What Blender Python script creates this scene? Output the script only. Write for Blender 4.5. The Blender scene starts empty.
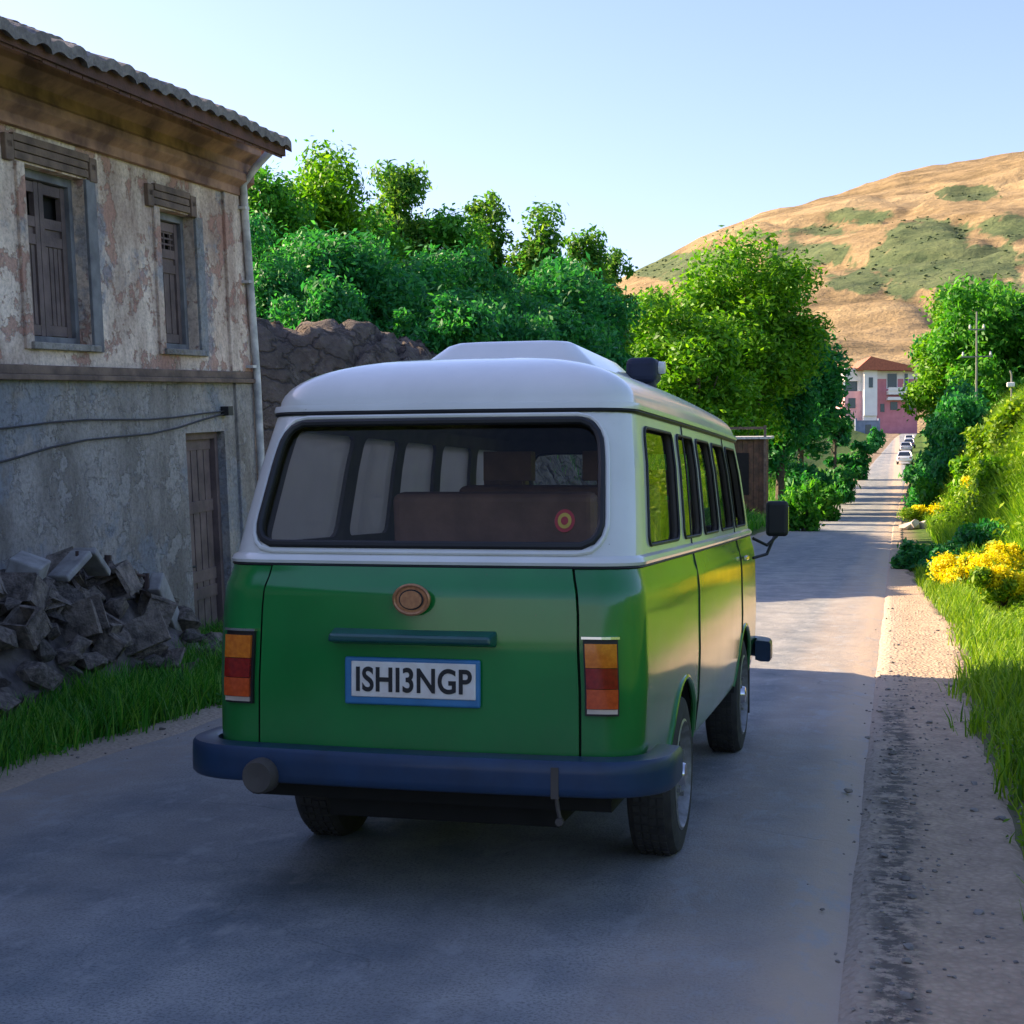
import bpy, math, random
import numpy as np
from mathutils import Vector, Matrix
R = math.radians
rnd = random.Random(7)
SC = bpy.context.scene
COL = SC.collection

# ------------------------------------------------------------------ camera
F_PX, HZ_Y, VP_X, CAM_H = 1500.0, 492.0, 897.0, 1.4
YAW = math.atan((VP_X - 512) / F_PX)
PITCH = math.atan((512 - HZ_Y) / F_PX)
SY, CY = math.sin(YAW), math.cos(YAW)
cam_d = bpy.data.cameras.new('camera')
cam = bpy.data.objects.new('camera', cam_d); COL.objects.link(cam)
cam_d.sensor_width = 36.0
cam_d.lens = 36.0 * F_PX / 1024.0
cam_d.clip_start = 0.05; cam_d.clip_end = 9000
cam.location = (0, 0, CAM_H)
cam.rotation_euler = (R(90) - PITCH, 0, YAW)
SC.camera = cam
CM = cam.rotation_euler.to_matrix()
def ray(px, py):
    v = CM @ Vector(((px - 512) / F_PX, (512 - py) / F_PX, -1.0))
    return v.normalized()
def at(px, D):
    q = (px - 512) / F_PX
    return D * (q * CY - SY), D * (q * SY + CY)
def zat(py, D):
    return CAM_H + (HZ_Y - py) / F_PX * D

# ------------------------------------------------------------------ sky and sun
SUN_EL, SUN_AZ_LEFT = R(26), R(82)      # azimuth measured to the left of +Y
w = bpy.data.worlds.new('World'); SC.world = w; w.use_nodes = True
nt = w.node_tree
sky = nt.nodes.new('ShaderNodeTexSky'); sky.sky_type = 'NISHITA'; sky.sun_disc = False
sky.sun_elevation = SUN_EL; sky.sun_rotation = -SUN_AZ_LEFT
sky.air_density = 1.0; sky.dust_density = 1.2; sky.ozone_density = 3.2; sky.altitude = 200
bg = nt.nodes['Background']; bg.inputs[1].default_value = 0.107
tint = nt.nodes.new('ShaderNodeMix'); tint.data_type = 'RGBA'; tint.blend_type = 'MULTIPLY'; tint.inputs[0].default_value = 1.0; tint.inputs[7].default_value = (1.0, .835, .90, 1)
nt.links.new(sky.outputs[0], tint.inputs[6]); nt.links.new(tint.outputs[2], bg.inputs[0])
sd = bpy.data.lights.new('sun', 'SUN'); sd.energy = 5.0; sd.angle = R(0.55); sd.color = (1.0, 0.78, 0.52)
so = bpy.data.objects.new('sun', sd); COL.objects.link(so)
sdir = Vector((-math.sin(SUN_AZ_LEFT) * math.cos(SUN_EL), math.cos(SUN_AZ_LEFT) * math.cos(SUN_EL), math.sin(SUN_EL)))
so.rotation_euler = sdir.to_track_quat('Z', 'Y').to_euler()
so.location = (-30, 0, 40)
SC.view_settings.view_transform = 'Standard'; SC.view_settings.look = 'None'
SC.view_settings.exposure = 1.75; SC.view_settings.gamma = 1.0

# ------------------------------------------------------------------ materials
MATS = {}
def srgb(r, g, b):
    f = lambda c: ((c / 255) / 12.92 if c / 255 <= .04045 else ((c / 255 + .055) / 1.055) ** 2.4)
    return (f(r), f(g), f(b))
def new_mat(name):
    m = bpy.data.materials.new(name); m.use_nodes = True
    MATS[name] = m
    return m, m.node_tree, m.node_tree.nodes['Principled BSDF']
def N(nt, typ, **kw):
    n = nt.nodes.new('ShaderNode' + typ)
    for k, v in kw.items():
        if k.startswith('i_'):
            key = k[2:]
            n.inputs[int(key) if key.isdigit() else key.replace('_', ' ')].default_value = v
        else:
            setattr(n, k, v)
    return n
def L(nt, a, b): nt.links.new(a, b)
def coords(nt, scale=(1, 1, 1)):
    tc = N(nt, 'TexCoord'); mp = N(nt, 'Mapping'); mp.inputs['Scale'].default_value = scale
    L(nt, tc.outputs['Object'], mp.inputs[0]); return mp.outputs[0]
def noise(nt, vec, scale, detail=4, rough=.55):
    n = N(nt, 'TexNoise'); n.inputs['Scale'].default_value = scale
    n.inputs['Detail'].default_value = detail; n.inputs['Roughness'].default_value = rough
    L(nt, vec, n.inputs['Vector']); return n.outputs['Fac']
def ramp(nt, fac, stops):
    r = N(nt, 'ValToRGB'); el = r.color_ramp.elements
    while len(el) < len(stops): el.new(0.5)
    for e, (p, c) in zip(el, stops):
        e.position = p; e.color = (*c, 1) if len(c) == 3 else c
    L(nt, fac, r.inputs[0]); return r.outputs[0]
def mix(nt, fac, a, b, mode='MIX'):
    m = N(nt, 'Mix', data_type='RGBA', blend_type=mode)
    for s, v in ((0, fac), (6, a), (7, b)):
        if isinstance(v, (int, float)): m.inputs[s].default_value = v
        elif isinstance(v, tuple): m.inputs[s].default_value = (*v, 1)
        else: L(nt, v, m.inputs[s])
    return m.outputs[2]
def bump(nt, h, bsdf, strength=.3, dist=.02):
    b = N(nt, 'Bump'); b.inputs['Strength'].default_value = strength; b.inputs['Distance'].default_value = dist
    L(nt, h, b.inputs['Height']); L(nt, b.outputs[0], bsdf.inputs['Normal'])
def math_(nt, op, a, b=None, clamp=False):
    m = N(nt, 'Math', operation=op, use_clamp=clamp)
    for s, v in ((0, a), (1, b)):
        if v is None: continue
        if isinstance(v, (int, float)): m.inputs[s].default_value = v
        else: L(nt, v, m.inputs[s])
    return m.outputs[0]
def simple(name, c, rough=.6, metal=0, coat=0, c2=None, scale=8, bmp=0, bscale=40, spec=.5, dist=.01):
    m, t, b = new_mat(name)
    b.inputs['Roughness'].default_value = rough; b.inputs['Metallic'].default_value = metal
    b.inputs['Coat Weight'].default_value = coat; b.inputs['Coat Roughness'].default_value = .06
    b.inputs['Specular IOR Level'].default_value = spec
    v = coords(t)
    c2 = c2 or tuple(x * .72 for x in c)
    L(t, ramp(t, noise(t, v, scale, 5), [(.35, c2), (.65, c)]), b.inputs['Base Color'])
    if bmp: bump(t, noise(t, v, bscale, 6, .6), b, bmp, dist)
    return m

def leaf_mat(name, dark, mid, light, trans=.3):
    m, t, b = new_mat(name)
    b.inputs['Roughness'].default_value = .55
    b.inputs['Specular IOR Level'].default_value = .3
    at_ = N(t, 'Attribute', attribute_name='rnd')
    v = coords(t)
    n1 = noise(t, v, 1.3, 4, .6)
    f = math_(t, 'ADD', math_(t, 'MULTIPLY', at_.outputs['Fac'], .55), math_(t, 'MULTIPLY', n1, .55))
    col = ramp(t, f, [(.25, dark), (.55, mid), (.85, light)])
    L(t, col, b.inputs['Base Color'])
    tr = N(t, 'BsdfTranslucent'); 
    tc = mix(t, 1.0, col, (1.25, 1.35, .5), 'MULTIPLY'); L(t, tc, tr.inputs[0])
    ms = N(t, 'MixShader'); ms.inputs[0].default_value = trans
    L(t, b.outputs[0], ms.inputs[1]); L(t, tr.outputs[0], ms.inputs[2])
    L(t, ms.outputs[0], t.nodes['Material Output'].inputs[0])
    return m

# ------------------------------------------------------------------ mesh building
class MB:
    def __init__(s): s.v = []; s.f = []; s.m = []
    def add(s, vs, fs, mi=0):
        o = len(s.v); s.v += [tuple(p) for p in vs]
        s.f += [tuple(i + o for i in f) for f in fs]; s.m += [mi] * len(fs)
    def box(s, c, sz, mi=0, rot=None, taper=1.0):
        hx, hy, hz = sz[0] / 2, sz[1] / 2, sz[2] / 2
        vs = []
        for z in (-1, 1):
            k = taper if z > 0 else 1
            for x, y in ((-1, -1), (1, -1), (1, 1), (-1, 1)):
                p = Vector((x * hx * k, y * hy * k, z * hz))
                if rot is not None: p = rot @ p
                vs.append(p + Vector(c))
        s.add(vs, [(3, 2, 1, 0), (4, 5, 6, 7), (0, 1, 5, 4), (1, 2, 6, 5), (2, 3, 7, 6), (3, 0, 4, 7)], mi)
    def bx(s, x0, x1, y0, y1, z0, z1, mi=0):
        s.box(((x0 + x1) / 2, (y0 + y1) / 2, (z0 + z1) / 2), (abs(x1 - x0), abs(y1 - y0), abs(z1 - z0)), mi)
    def tube(s, pts, r, mi=0, n=8, closed=False, cap=True):
        pts = [Vector(p) for p in pts]; k = len(pts)
        rr = r if isinstance(r, (list, tuple)) else [r] * k
        vs = []; up = None
        for i, p in enumerate(pts):
            a = pts[(i - 1) % k] if (closed or i > 0) else p
            b = pts[(i + 1) % k] if (closed or i < k - 1) else p
            d = (b - a).normalized()
            if up is None: up = Vector((0, 0, 1)) if abs(d.z) < .9 else Vector((1, 0, 0))
            x = d.cross(up)
            if x.length < 1e-4: x = d.orthogonal()
            x.normalize(); y = x.cross(d).normalized(); up = y
            for j in range(n):
                t = 2 * math.pi * j / n
                vs.append(p + (x * math.cos(t) + y * math.sin(t)) * rr[i])
        fs = []
        for i in range(k if closed else k - 1):
            i2 = (i + 1) % k
            for j in range(n):
                j2 = (j + 1) % n
                fs.append((i * n + j, i * n + j2, i2 * n + j2, i2 * n + j))
        if not closed and cap:
            fs.append(tuple(range(n))); fs.append(tuple(reversed(range((k - 1) * n, k * n))))
        s.add(vs, fs, mi)
    def lathe(s, prof, mi=0, n=40, axis='x', c=(0, 0, 0), closed=True):
        # prof: (along axis, radius)
        vs = []; k = len(prof)
        for j in range(n):
            t = 2 * math.pi * j / n
            for a, r in prof:
                p = (a, r * math.cos(t), r * math.sin(t)) if axis == 'x' else ((r * math.cos(t), a, r * math.sin(t)) if axis == 'y' else (r * math.cos(t), r * math.sin(t), a))
                vs.append((p[0] + c[0], p[1] + c[1], p[2] + c[2]))
        fs = []
        for j in range(n):
            j2 = (j + 1) % n
            for i in range(k if closed else k - 1):
                i2 = (i + 1) % k
                fs.append((j * k + i, j2 * k + i, j2 * k + i2, j * k + i2))
        s.add(vs, fs, mi)
    def grid(s, rows, mi=0, flip=False):
        nr, nc = len(rows), len(rows[0]); vs = [p for r in rows for p in r]; fs = []
        for i in range(nr - 1):
            for j in range(nc - 1):
                q = (i * nc + j, i * nc + j + 1, (i + 1) * nc + j + 1, (i + 1) * nc + j)
                fs.append(tuple(reversed(q)) if flip else q)
        s.add(vs, fs, mi)
    def build(s, name, mats, parent=None, smooth=False, bevel=0, seg=2, angle=35):
        me = bpy.data.meshes.new(name); me.from_pydata(s.v, [], s.f)
        mats = mats if isinstance(mats, (list, tuple)) else [mats]
        for m in mats: me.materials.append(m)
        if len(mats) > 1: me.polygons.foreach_set('material_index', s.m)
        if smooth: me.polygons.foreach_set('use_smooth', [True] * len(me.polygons))
        me.update()
        o = bpy.data.objects.new(name, me); COL.objects.link(o)
        if parent is not None: o.parent = parent
        if smooth:
            try: me.set_sharp_from_angle(angle=R(angle))
            except Exception: pass
        if bevel:
            b = o.modifiers.new('bevel', 'BEVEL'); b.width = bevel; b.segments = seg; b.limit_method = 'ANGLE'; b.angle_limit = R(40)
        return o
def np_mesh(name, verts, quads, mat, rndattr=None, parent=None, per=4):
    me = bpy.data.meshes.new(name)
    nv, nf = len(verts), len(quads)
    me.vertices.add(nv); me.vertices.foreach_set('co', np.asarray(verts, np.float32).ravel())
    me.loops.add(nf * per); me.loops.foreach_set('vertex_index', np.asarray(quads, np.int32).ravel())
    me.polygons.add(nf); me.polygons.foreach_set('loop_start', np.arange(0, nf * per, per, dtype=np.int32))
    try: me.polygons.foreach_set('loop_total', np.full(nf, per, np.int32))
    except Exception: pass
    me.update(calc_edges=True)
    if rndattr is not None:
        a = me.attributes.new('rnd', 'FLOAT', 'FACE'); a.data.foreach_set('value', np.asarray(rndattr, np.float32))
    me.materials.append(mat)
    o = bpy.data.objects.new(name, me); COL.objects.link(o)
    if parent is not None: o.parent = parent
    return o
def tag(o, label=None, cat=None, group=None, kind=None):
    if label: o['label'] = label
    if cat: o['category'] = cat
    if group: o['group'] = group
    if kind: o['kind'] = kind
    return o
def empty(name, loc=(0, 0, 0), rz=0, label=None, cat=None, group=None):
    o = bpy.data.objects.new(name, None); COL.objects.link(o); o.location = loc; o.rotation_euler = (0, 0, rz)
    o.empty_display_size = .2
    return tag(o, label, cat, group)
def copy_tree(o, parent=None):
    c = o.copy(); COL.objects.link(c)
    if parent is not None: c.parent = parent
    for ch in list(o.children): copy_tree(ch, c)
    return c

# value noise (numpy)
def _hash(i, j, k=0):
    n = (i * 374761393 + j * 668265263 + k * 1442695041) & 0xffffffff
    n = ((n ^ (n >> 13)) * 1274126177) & 0xffffffff
    return ((n ^ (n >> 16)) & 0xffff) / 65535.0
def vnoise(x, y, seed=0):
    x = np.asarray(x, float); y = np.asarray(y, float)
    i = np.floor(x).astype(np.int64); j = np.floor(y).astype(np.int64)
    fx, fy = x - i, y - j; fx = fx * fx * (3 - 2 * fx); fy = fy * fy * (3 - 2 * fy)
    h = lambda a, b: _hash(a, b, seed)
    return (h(i, j) * (1 - fx) + h(i + 1, j) * fx) * (1 - fy) + (h(i, j + 1) * (1 - fx) + h(i + 1, j + 1) * fx) * fy
def fbm(x, y, seed=0, o=4):
    s = 0; a = .5
    for k in range(o):
        s = s + a * vnoise(x * 2 ** k, y * 2 ** k, seed + k); a *= .5
    return s
def sst(a, b, x):
    t = np.clip((np.asarray(x, float) - a) / (b - a), 0, 1); return t * t * (3 - 2 * t)
# ------------------------------------------------------------------ terrain functions
def P(Y):
    return np.interp(Y, [-1e4, 45, 70, 90, 115, 140, 330, 430, 600, 1e5], [0, 0, .12, .5, 1.45, 2.8, 12.8, 17.8, 20, 20])
def Cx(Y):
    return np.interp(Y, [-1e4, 60, 100, 140, 330, 450, 1e5], [0, 0, .35, 1.0, 3.6, 6, 6])
def H(X, Y):
    X = np.asarray(X, float); Y = np.asarray(Y, float)
    x = X - Cx(Y)
    z = P(Y)
    far = sst(15, 27, Y)
    near_r = 2.4 * sst(.95, 5.5, x) + 2.0 * sst(5, 16, x)
    far_r = 4.3 * sst(1.4, 5.0, x) + 2.5 * sst(5, 20, x)
    hr = near_r * (1 - far) + far_r * far
    hr = hr * (1 - .5 * sst(120, 200, Y)) + .03 * sst(.3, .9, x)
    xl = -x - 4.2
    steep = sst(16.0, 20.0, Y) * (1 - sst(45, 70, Y))
    hl = 3.55 * sst(.9, 3.9, xl - 2.6 * (1 - sst(18.5, 22.5, Y))) * steep + 1.6 * sst(4, 16, xl) * sst(22, 30, Y) + 3.0 * sst(1, 14, xl) * sst(45, 70, Y) * (1 - .5 * sst(120, 200, Y))
    hl = hl + .05 * sst(.1, .8, xl)
    rough = (fbm(X * .9, Y * .9, 3) - .47) * .28 * (sst(.6, 2, x) + sst(.5, 1.6, xl))
    rough = rough + (fbm(X * 1.7, Y * 1.3, 5) - .47) * .035 * (1 - sst(-.1, .2, -np.abs(x + 2.1) + 2.3))
    return z + hr + hl + rough
def Hs(x, y): return float(H(np.array([x]), np.array([y]))[0])

def lines(a, b, dense0, dense1, d, grow=1.12):
    v = list(np.arange(dense0, dense1 + 1e-6, d)); s = d; x = dense1
    while x < b: s *= grow; x += s; v.append(x)
    s = d; x = dense0
    while x > a: s *= grow; x -= s; v.insert(0, x)
    return np.array(v)
def heightgrid(name, xs, ys, fz, mat):
    GX, GY = np.meshgrid(xs, ys); GZ = fz(GX, GY)
    V = np.stack([GX, GY, GZ], -1).reshape(-1, 3)
    nx, ny = len(xs), len(ys)
    i = np.arange(ny - 1)[:, None] * nx + np.arange(nx - 1)[None, :]
    Q = np.stack([i, i + 1, i + nx + 1, i + nx], -1).reshape(-1, 4)
    o = np_mesh(name, V, Q, mat); o.data.polygons.foreach_set('use_smooth', [True] * len(Q)); return o

# ground material: grass with bare dirt along the road edge and on the steep left bank
m, t, b = new_mat('ground'); b.inputs['Roughness'].default_value = .95; b.inputs['Specular IOR Level'].default_value = .15
v = coords(t); sx = N(t, 'SeparateXYZ'); L(t, v, sx.inputs[0])
n_f = noise(t, v, 3.0, 6); n_l = noise(t, v, .35, 4); n_g = noise(t, v, 28, 5, .7)
grass = ramp(t, n_f, [(.3, (.035, .075, .014)), (.55, (.07, .13, .02)), (.75, (.16, .17, .05))])
dirt = ramp(t, n_f, [(.3, (.19, .145, .10)), (.7, (.36, .27, .19))])
dirt = mix(t, math_(t, 'MULTIPLY', n_g, .5), dirt, (.14, .11, .085))
edge = math_(t, 'ABSOLUTE', math_(t, 'ADD', sx.outputs[0], 2.0))
edge = math_(t, 'ADD', edge, math_(t, 'MULTIPLY', math_(t, 'SUBTRACT', n_f, .5), 1.3))
mask = N(t, 'MapRange'); L(t, edge, mask.inputs[0]); mask.inputs[1].default_value = 2.25; mask.inputs[2].default_value = 2.7
gcol = mix(t, mask.outputs[0], dirt, grass)
bare = ramp(t, noise(t, v, 1.6, 7, .65), [(.3, (.12, .095, .075)), (.7, (.30, .25, .20))])
my0 = N(t, 'MapRange'); L(t, math_(t, 'ADD', sx.outputs[1], math_(t, 'MULTIPLY', n_f, 2)), my0.inputs[0]); my0.inputs[1].default_value = 15.5; my0.inputs[2].default_value = 16.5
my1 = N(t, 'MapRange'); L(t, sx.outputs[1], my1.inputs[0]); my1.inputs[1].default_value = 44; my1.inputs[2].default_value = 40
mx = N(t, 'MapRange'); L(t, sx.outputs[0], mx.inputs[0]); mx.inputs[1].default_value = -4.7; mx.inputs[2].default_value = -5.2
bm = math_(t, 'MULTIPLY', math_(t, 'MULTIPLY', my0.outputs[0], my1.outputs[0]), mx.outputs[0])
L(t, mix(t, bm, gcol, bare), b.inputs['Base Color'])
bump(t, n_g, b, .6, .03)
xs = lines(-3500, 3500, -13, 8, .22, 1.14)
ys = lines(-3500, 2500, -2, 60, .3, 1.06)
ground = heightgrid('ground', xs, ys, lambda X, Y: H(X, Y) - 0.02, MATS['ground'])
tag(ground, kind='structure')

# asphalt road
m, t, b = new_mat('asphalt'); b.inputs['Specular IOR Level'].default_value = .35
v = coords(t); sx = N(t, 'SeparateXYZ'); L(t, v, sx.inputs[0])
vs = coords(t, (1, .16, 1))
n_big = noise(t, vs, .9, 5, .6); n_fine = noise(t, v, 90, 4, .7); n_mid = noise(t, v, 7, 6, .65); n_mot = noise(t, v, 2.2, 4, .6)
base = ramp(t, n_big, [(.3, (.125, .16, .185)), (.5, (.215, .24, .26)), (.7, (.385, .385, .37))])
base = mix(t, .45, base, ramp(t, n_mot, [(.35, (.12, .145, .17)), (.65, (.42, .41, .39))]))
base = mix(t, math_(t, 'MULTIPLY', ramp(t, n_fine, [(.38, (1, 1, 1)), (.52, (0, 0, 0))]), .6), base, (.07, .075, .085))
# dusty worn tyre tracks (x) and pale dust near the right edge
def band(center, half, soft, seedn=n_mid, amp=.35):
    d = math_(t, 'ABSOLUTE', math_(t, 'SUBTRACT', math_(t, 'ADD', sx.outputs[0], math_(t, 'MULTIPLY', math_(t, 'SUBTRACT', n_big, .5), amp)), center))
    mr = N(t, 'MapRange', interpolation_type='SMOOTHSTEP'); L(t, d, mr.inputs[0])
    mr.inputs[1].default_value = half; mr.inputs[2].default_value = half + soft; mr.inputs[3].default_value = 1; mr.inputs[4].default_value = 0
    return mr.outputs[0]
dust = (.48, .375, .28)
for c_, h_, s_, k_ in ((.02, .05, .5, 2.4), (-.5, .14, .3, .5), (-3.9, .15, .6, .5), (-2.9, .1, .5, .16), (-1.25, .08, .4, .12)):
    base = mix(t, math_(t, 'MULTIPLY', math_(t, 'MULTIPLY', band(c_, h_, s_), k_), math_(t, 'ADD', n_mid, .35)), base, dust)
scf = ramp(t, noise(t, coords(t, (1.6, .8, 1)), 3.2, 8, .72), [(.53, (0, 0, 0)), (.64, (.65, .65, .65))])
base = mix(t, scf, base, (.36, .36, .36))
# repaired darker lane seam and cracks
vo = N(t, 'TexVoronoi', feature='DISTANCE_TO_EDGE'); vo.inputs['Scale'].default_value = 1.1
vv = N(t, 'VectorMath', operation='ADD'); L(t, v, vv.inputs[0])
nn = N(t, 'TexNoise'); nn.inputs['Scale'].default_value = 3; L(t, v, nn.inputs[0]); vsc = N(t, 'VectorMath', operation='SCALE'); vsc.inputs[3].default_value = .35; L(t, nn.outputs['Color'], vsc.inputs[0]); L(t, vsc.outputs[0], vv.inputs[1]); L(t, vv.outputs[0], vo.inputs['Vector'])
crk = ramp(t, vo.outputs[0], [(.0, (.8, .8, .8)), (.009, (0, 0, 0))])
crk = math_(t, 'MULTIPLY', crk, ramp(t, noise(t, v, .6, 2), [(.52, (0, 0, 0)), (.66, (.4, .4, .4))]))
base = mix(t, crk, base, (.04, .042, .045))
L(t, base, b.inputs['Base Color'])
L(t, ramp(t, n_mid, [(.3, (.62, .62, .62)), (.7, (.85, .85, .85))]), b.inputs['Roughness'])
hh = math_(t, 'SUBTRACT', math_(t, 'ADD', math_(t, 'MULTIPLY', n_fine, .5), n_mid), math_(t, 'MULTIPLY', crk, 1.5))
bump(t, hh, b, .75, .016)
def strip(name, x0f, x1f, ys, lift, mat, nx=24):
    rows = []
    V = []
    for Y in ys:
        a, c = x0f(Y), x1f(Y)
        for k in range(nx + 1):
            X = a + (c - a) * k / nx; V.append((X, Y))
    V = np.array(V); Z = H(V[:, 0], V[:, 1])
    drop = np.tile(np.where((np.arange(nx + 1) == 0) | (np.arange(nx + 1) == nx), -.05, 0), len(ys))
    V3 = np.column_stack([V, Z + lift + drop * .6])
    n = nx + 1; i = np.arange(len(ys) - 1)[:, None] * n + np.arange(nx)[None, :]
    Q = np.stack([i, i + 1, i + n + 1, i + n], -1).reshape(-1, 4)
    o = np_mesh(name, V3, Q, mat); o.data.polygons.foreach_set('use_smooth', [True] * len(Q)); return tag(o, kind='structure')
ysr = lines(-60, 440, -2, 60, .2, 1.03)
jit = lambda Y, s: float((fbm(np.array([Y * 1.3]), np.array([s * 7.7]), 11)[0] - .47) * .28)
strip('road', lambda Y: Cx(Y) - 4.2 + jit(Y, 1), lambda Y: Cx(Y) - .06 + jit(Y, 2) * .35 + .25 * jit(Y * 4, 3) - .06, ysr, .012, MATS['asphalt'])

# gravel shoulder
m, t, b = new_mat('gravel'); b.inputs['Roughness'].default_value = .95; b.inputs['Specular IOR Level'].default_value = .2
v = coords(t); sx = N(t, 'SeparateXYZ'); L(t, v, sx.inputs[0])
n_f = noise(t, v, 5, 6, .65); n_g = noise(t, v, 60, 4, .7); n_b = noise(t, coords(t, (1, .3, 1)), 2.2, 5)
vor = N(t, 'TexVoronoi'); vor.inputs['Scale'].default_value = 34; L(t, v, vor.inputs['Vector'])
c = ramp(t, n_f, [(.3, (.35, .255, .175)), (.7, (.60, .44, .30))])
c = mix(t, .3, c, ramp(t, vor.outputs['Distance'], [(.1, (.50, .39, .30)), (.6, (.25, .19, .145))]))
dk = N(t, 'MapRange', interpolation_type='SMOOTHSTEP')
L(t, math_(t, 'ABSOLUTE', math_(t, 'SUBTRACT', math_(t, 'ADD', sx.outputs[0], math_(t, 'MULTIPLY', math_(t, 'SUBTRACT', n_b, .5), .22)), .0)), dk.inputs[0])
dk.inputs[1].default_value = .03; dk.inputs[2].default_value = .12; dk.inputs[3].default_value = 1; dk.inputs[4].default_value = 0
yy = N(t, 'MapRange'); L(t, sx.outputs[1], yy.inputs[0]); yy.inputs[1].default_value = 11; yy.inputs[2].default_value = 9.5
dkf = math_(t, 'MULTIPLY', math_(t, 'MULTIPLY', dk.outputs[0], ramp(t, noise(t, v, 11, 6, .75), [(.44, (0, 0, 0)), (.52, (1, 1, 1))])), yy.outputs[0])
ed = N(t, 'MapRange', interpolation_type='SMOOTHSTEP'); L(t, math_(t, 'ADD', sx.outputs[0], math_(t, 'MULTIPLY', math_(t, 'SUBTRACT', n_f, .5), .5)), ed.inputs[0]); ed.inputs[1].default_value = .12; ed.inputs[2].default_value = -.12; ed.inputs[3].default_value = 0; ed.inputs[4].default_value = .75
c = mix(t, ed.outputs[0], c, (.42, .345, .27))
c = mix(t, math_(t, 'MULTIPLY', dkf, .8), c, (.09, .08, .07))
L(t, c, b.inputs['Base Color'])
bump(t, math_(t, 'ADD', math_(t, 'MULTIPLY', vor.outputs['Distance'], .5), n_f), b, .8, .03)
strip('shoulder', lambda Y: Cx(Y) - .16, lambda Y: Cx(Y) + .46 + jit(Y, 5) + .14 * float(sst(10.5, 13, Y) * (1 - sst(16, 19, Y))) - .3 * float(sst(19, 30, Y)), ysr[ysr < 140], .012, MATS['gravel'], 12)
strip('verge_dirt', lambda Y: Cx(Y) - 4.45 + 1.5 * jit(Y, 8), lambda Y: Cx(Y) - 4.0, ysr[ysr < 140], .010, MATS['gravel'], 8)

# loose stones along the broken asphalt edge
def ico(seed, sq=(1, 1, 1)):
    import bmesh
    r_ = random.Random(seed); bm = bmesh.new()
    pts = [Vector((r_.uniform(-1, 1), r_.uniform(-1, 1), r_.uniform(-1, 1))) for _ in range(15)]
    for p in pts: bm.verts.new((p.normalized().x * sq[0] * r_.uniform(.75, 1), p.normalized().y * sq[1] * r_.uniform(.75, 1), p.normalized().z * sq[2] * r_.uniform(.75, 1)))
    bmesh.ops.convex_hull(bm, input=bm.verts)
    bmesh.ops.delete(bm, geom=[x for x in bm.verts if not x.link_faces], context='VERTS')
    vs = [tuple(x.co) for x in bm.verts]; bm.verts.index_update(); fs = [tuple(x.index for x in f.verts) for f in bm.faces]
    bm.free(); return vs, fs
simple('pebble', (.32, .28, .24), .9, c2=(.13, .12, .11), scale=14)
pb = MB(); protos = [ico(i, (1, 1, .55)) for i in range(6)]
for k in range(1500):
    if k < 850:
        Y = rnd.uniform(3.2, 12) if rnd.random() < .8 else rnd.uniform(3.2, 22); X = rnd.gauss(.0, .1) if rnd.random() < .55 else rnd.uniform(-.1, .55)
    elif k < 1150: Y = rnd.uniform(4, 16); X = rnd.gauss(-4.35, .2)
    else: Y = rnd.uniform(3.5, 16); X = rnd.gauss(.62, .12)
    s_ = rnd.uniform(.004, .012) * (1 if rnd.random() < .93 else 2.2); vs, fs = protos[k % 6]
    rz = rnd.random() * 6.3; c_, d_ = math.cos(rz) * s_, math.sin(rz) * s_
    z = Hs(X, Y) + .012 + s_ * .2
    pb.add([(X + a * c_ - b_ * d_, Y + a * d_ + b_ * c_, z + e * s_) for a, b_, e in vs], fs)
tag(pb.build('loose_gravel', MATS['pebble']), 'small loose stones scattered along the broken road edges', 'gravel', kind='stuff')

# ------------------------------------------------------------------ rock bank on the left
m, t, b = new_mat('rock'); b.inputs['Roughness'].default_value = .95
v = coords(t); n_f = noise(t, v, 1.6, 7, .65); n_g = noise(t, v, 9, 6, .7)
c = ramp(t, n_f, [(.3, (.07, .053, .042)), (.5, (.135, .105, .085)), (.7, (.21, .17, .14))])
c = mix(t, .3, c, ramp(t, n_g, [(.35, (.05, .04, .032)), (.6, (.22, .18, .15))]))
vk = N(t, 'TexVoronoi', feature='DISTANCE_TO_EDGE'); vk.inputs['Scale'].default_value = 1.6
vq = N(t, 'VectorMath', operation='ADD'); L(t, coords(t, (1, 1, 1.6)), vq.inputs[0]); nq = N(t, 'TexNoise'); nq.inputs['Scale'].default_value = 2.2; nq.inputs['Detail'].default_value = 5; L(t, v, nq.inputs['Vector']); L(t, nq.outputs['Color'], vq.inputs[1]); L(t, vq.outputs[0], vk.inputs['Vector'])
crk2 = ramp(t, vk.outputs[0], [(.0, (0, 0, 0)), (.07, (1, 1, 1))])
c = mix(t, math_(t, 'MULTIPLY', math_(t, 'SUBTRACT', 1.0, crk2), .7), c, (.03, .025, .02))
c = mix(t, ramp(t, noise(t, v, 3.3, 7, .75), [(.56, (0, 0, 0)), (.62, (.6, .6, .6))]), c, (.26, .22, .18))
L(t, c, b.inputs['Base Color']); bump(t, math_(t, 'ADD', math_(t, 'MULTIPLY', crk2, .6), math_(t, 'MULTIPLY', n_g, 1.3)), b, 1.0, .12)
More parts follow.
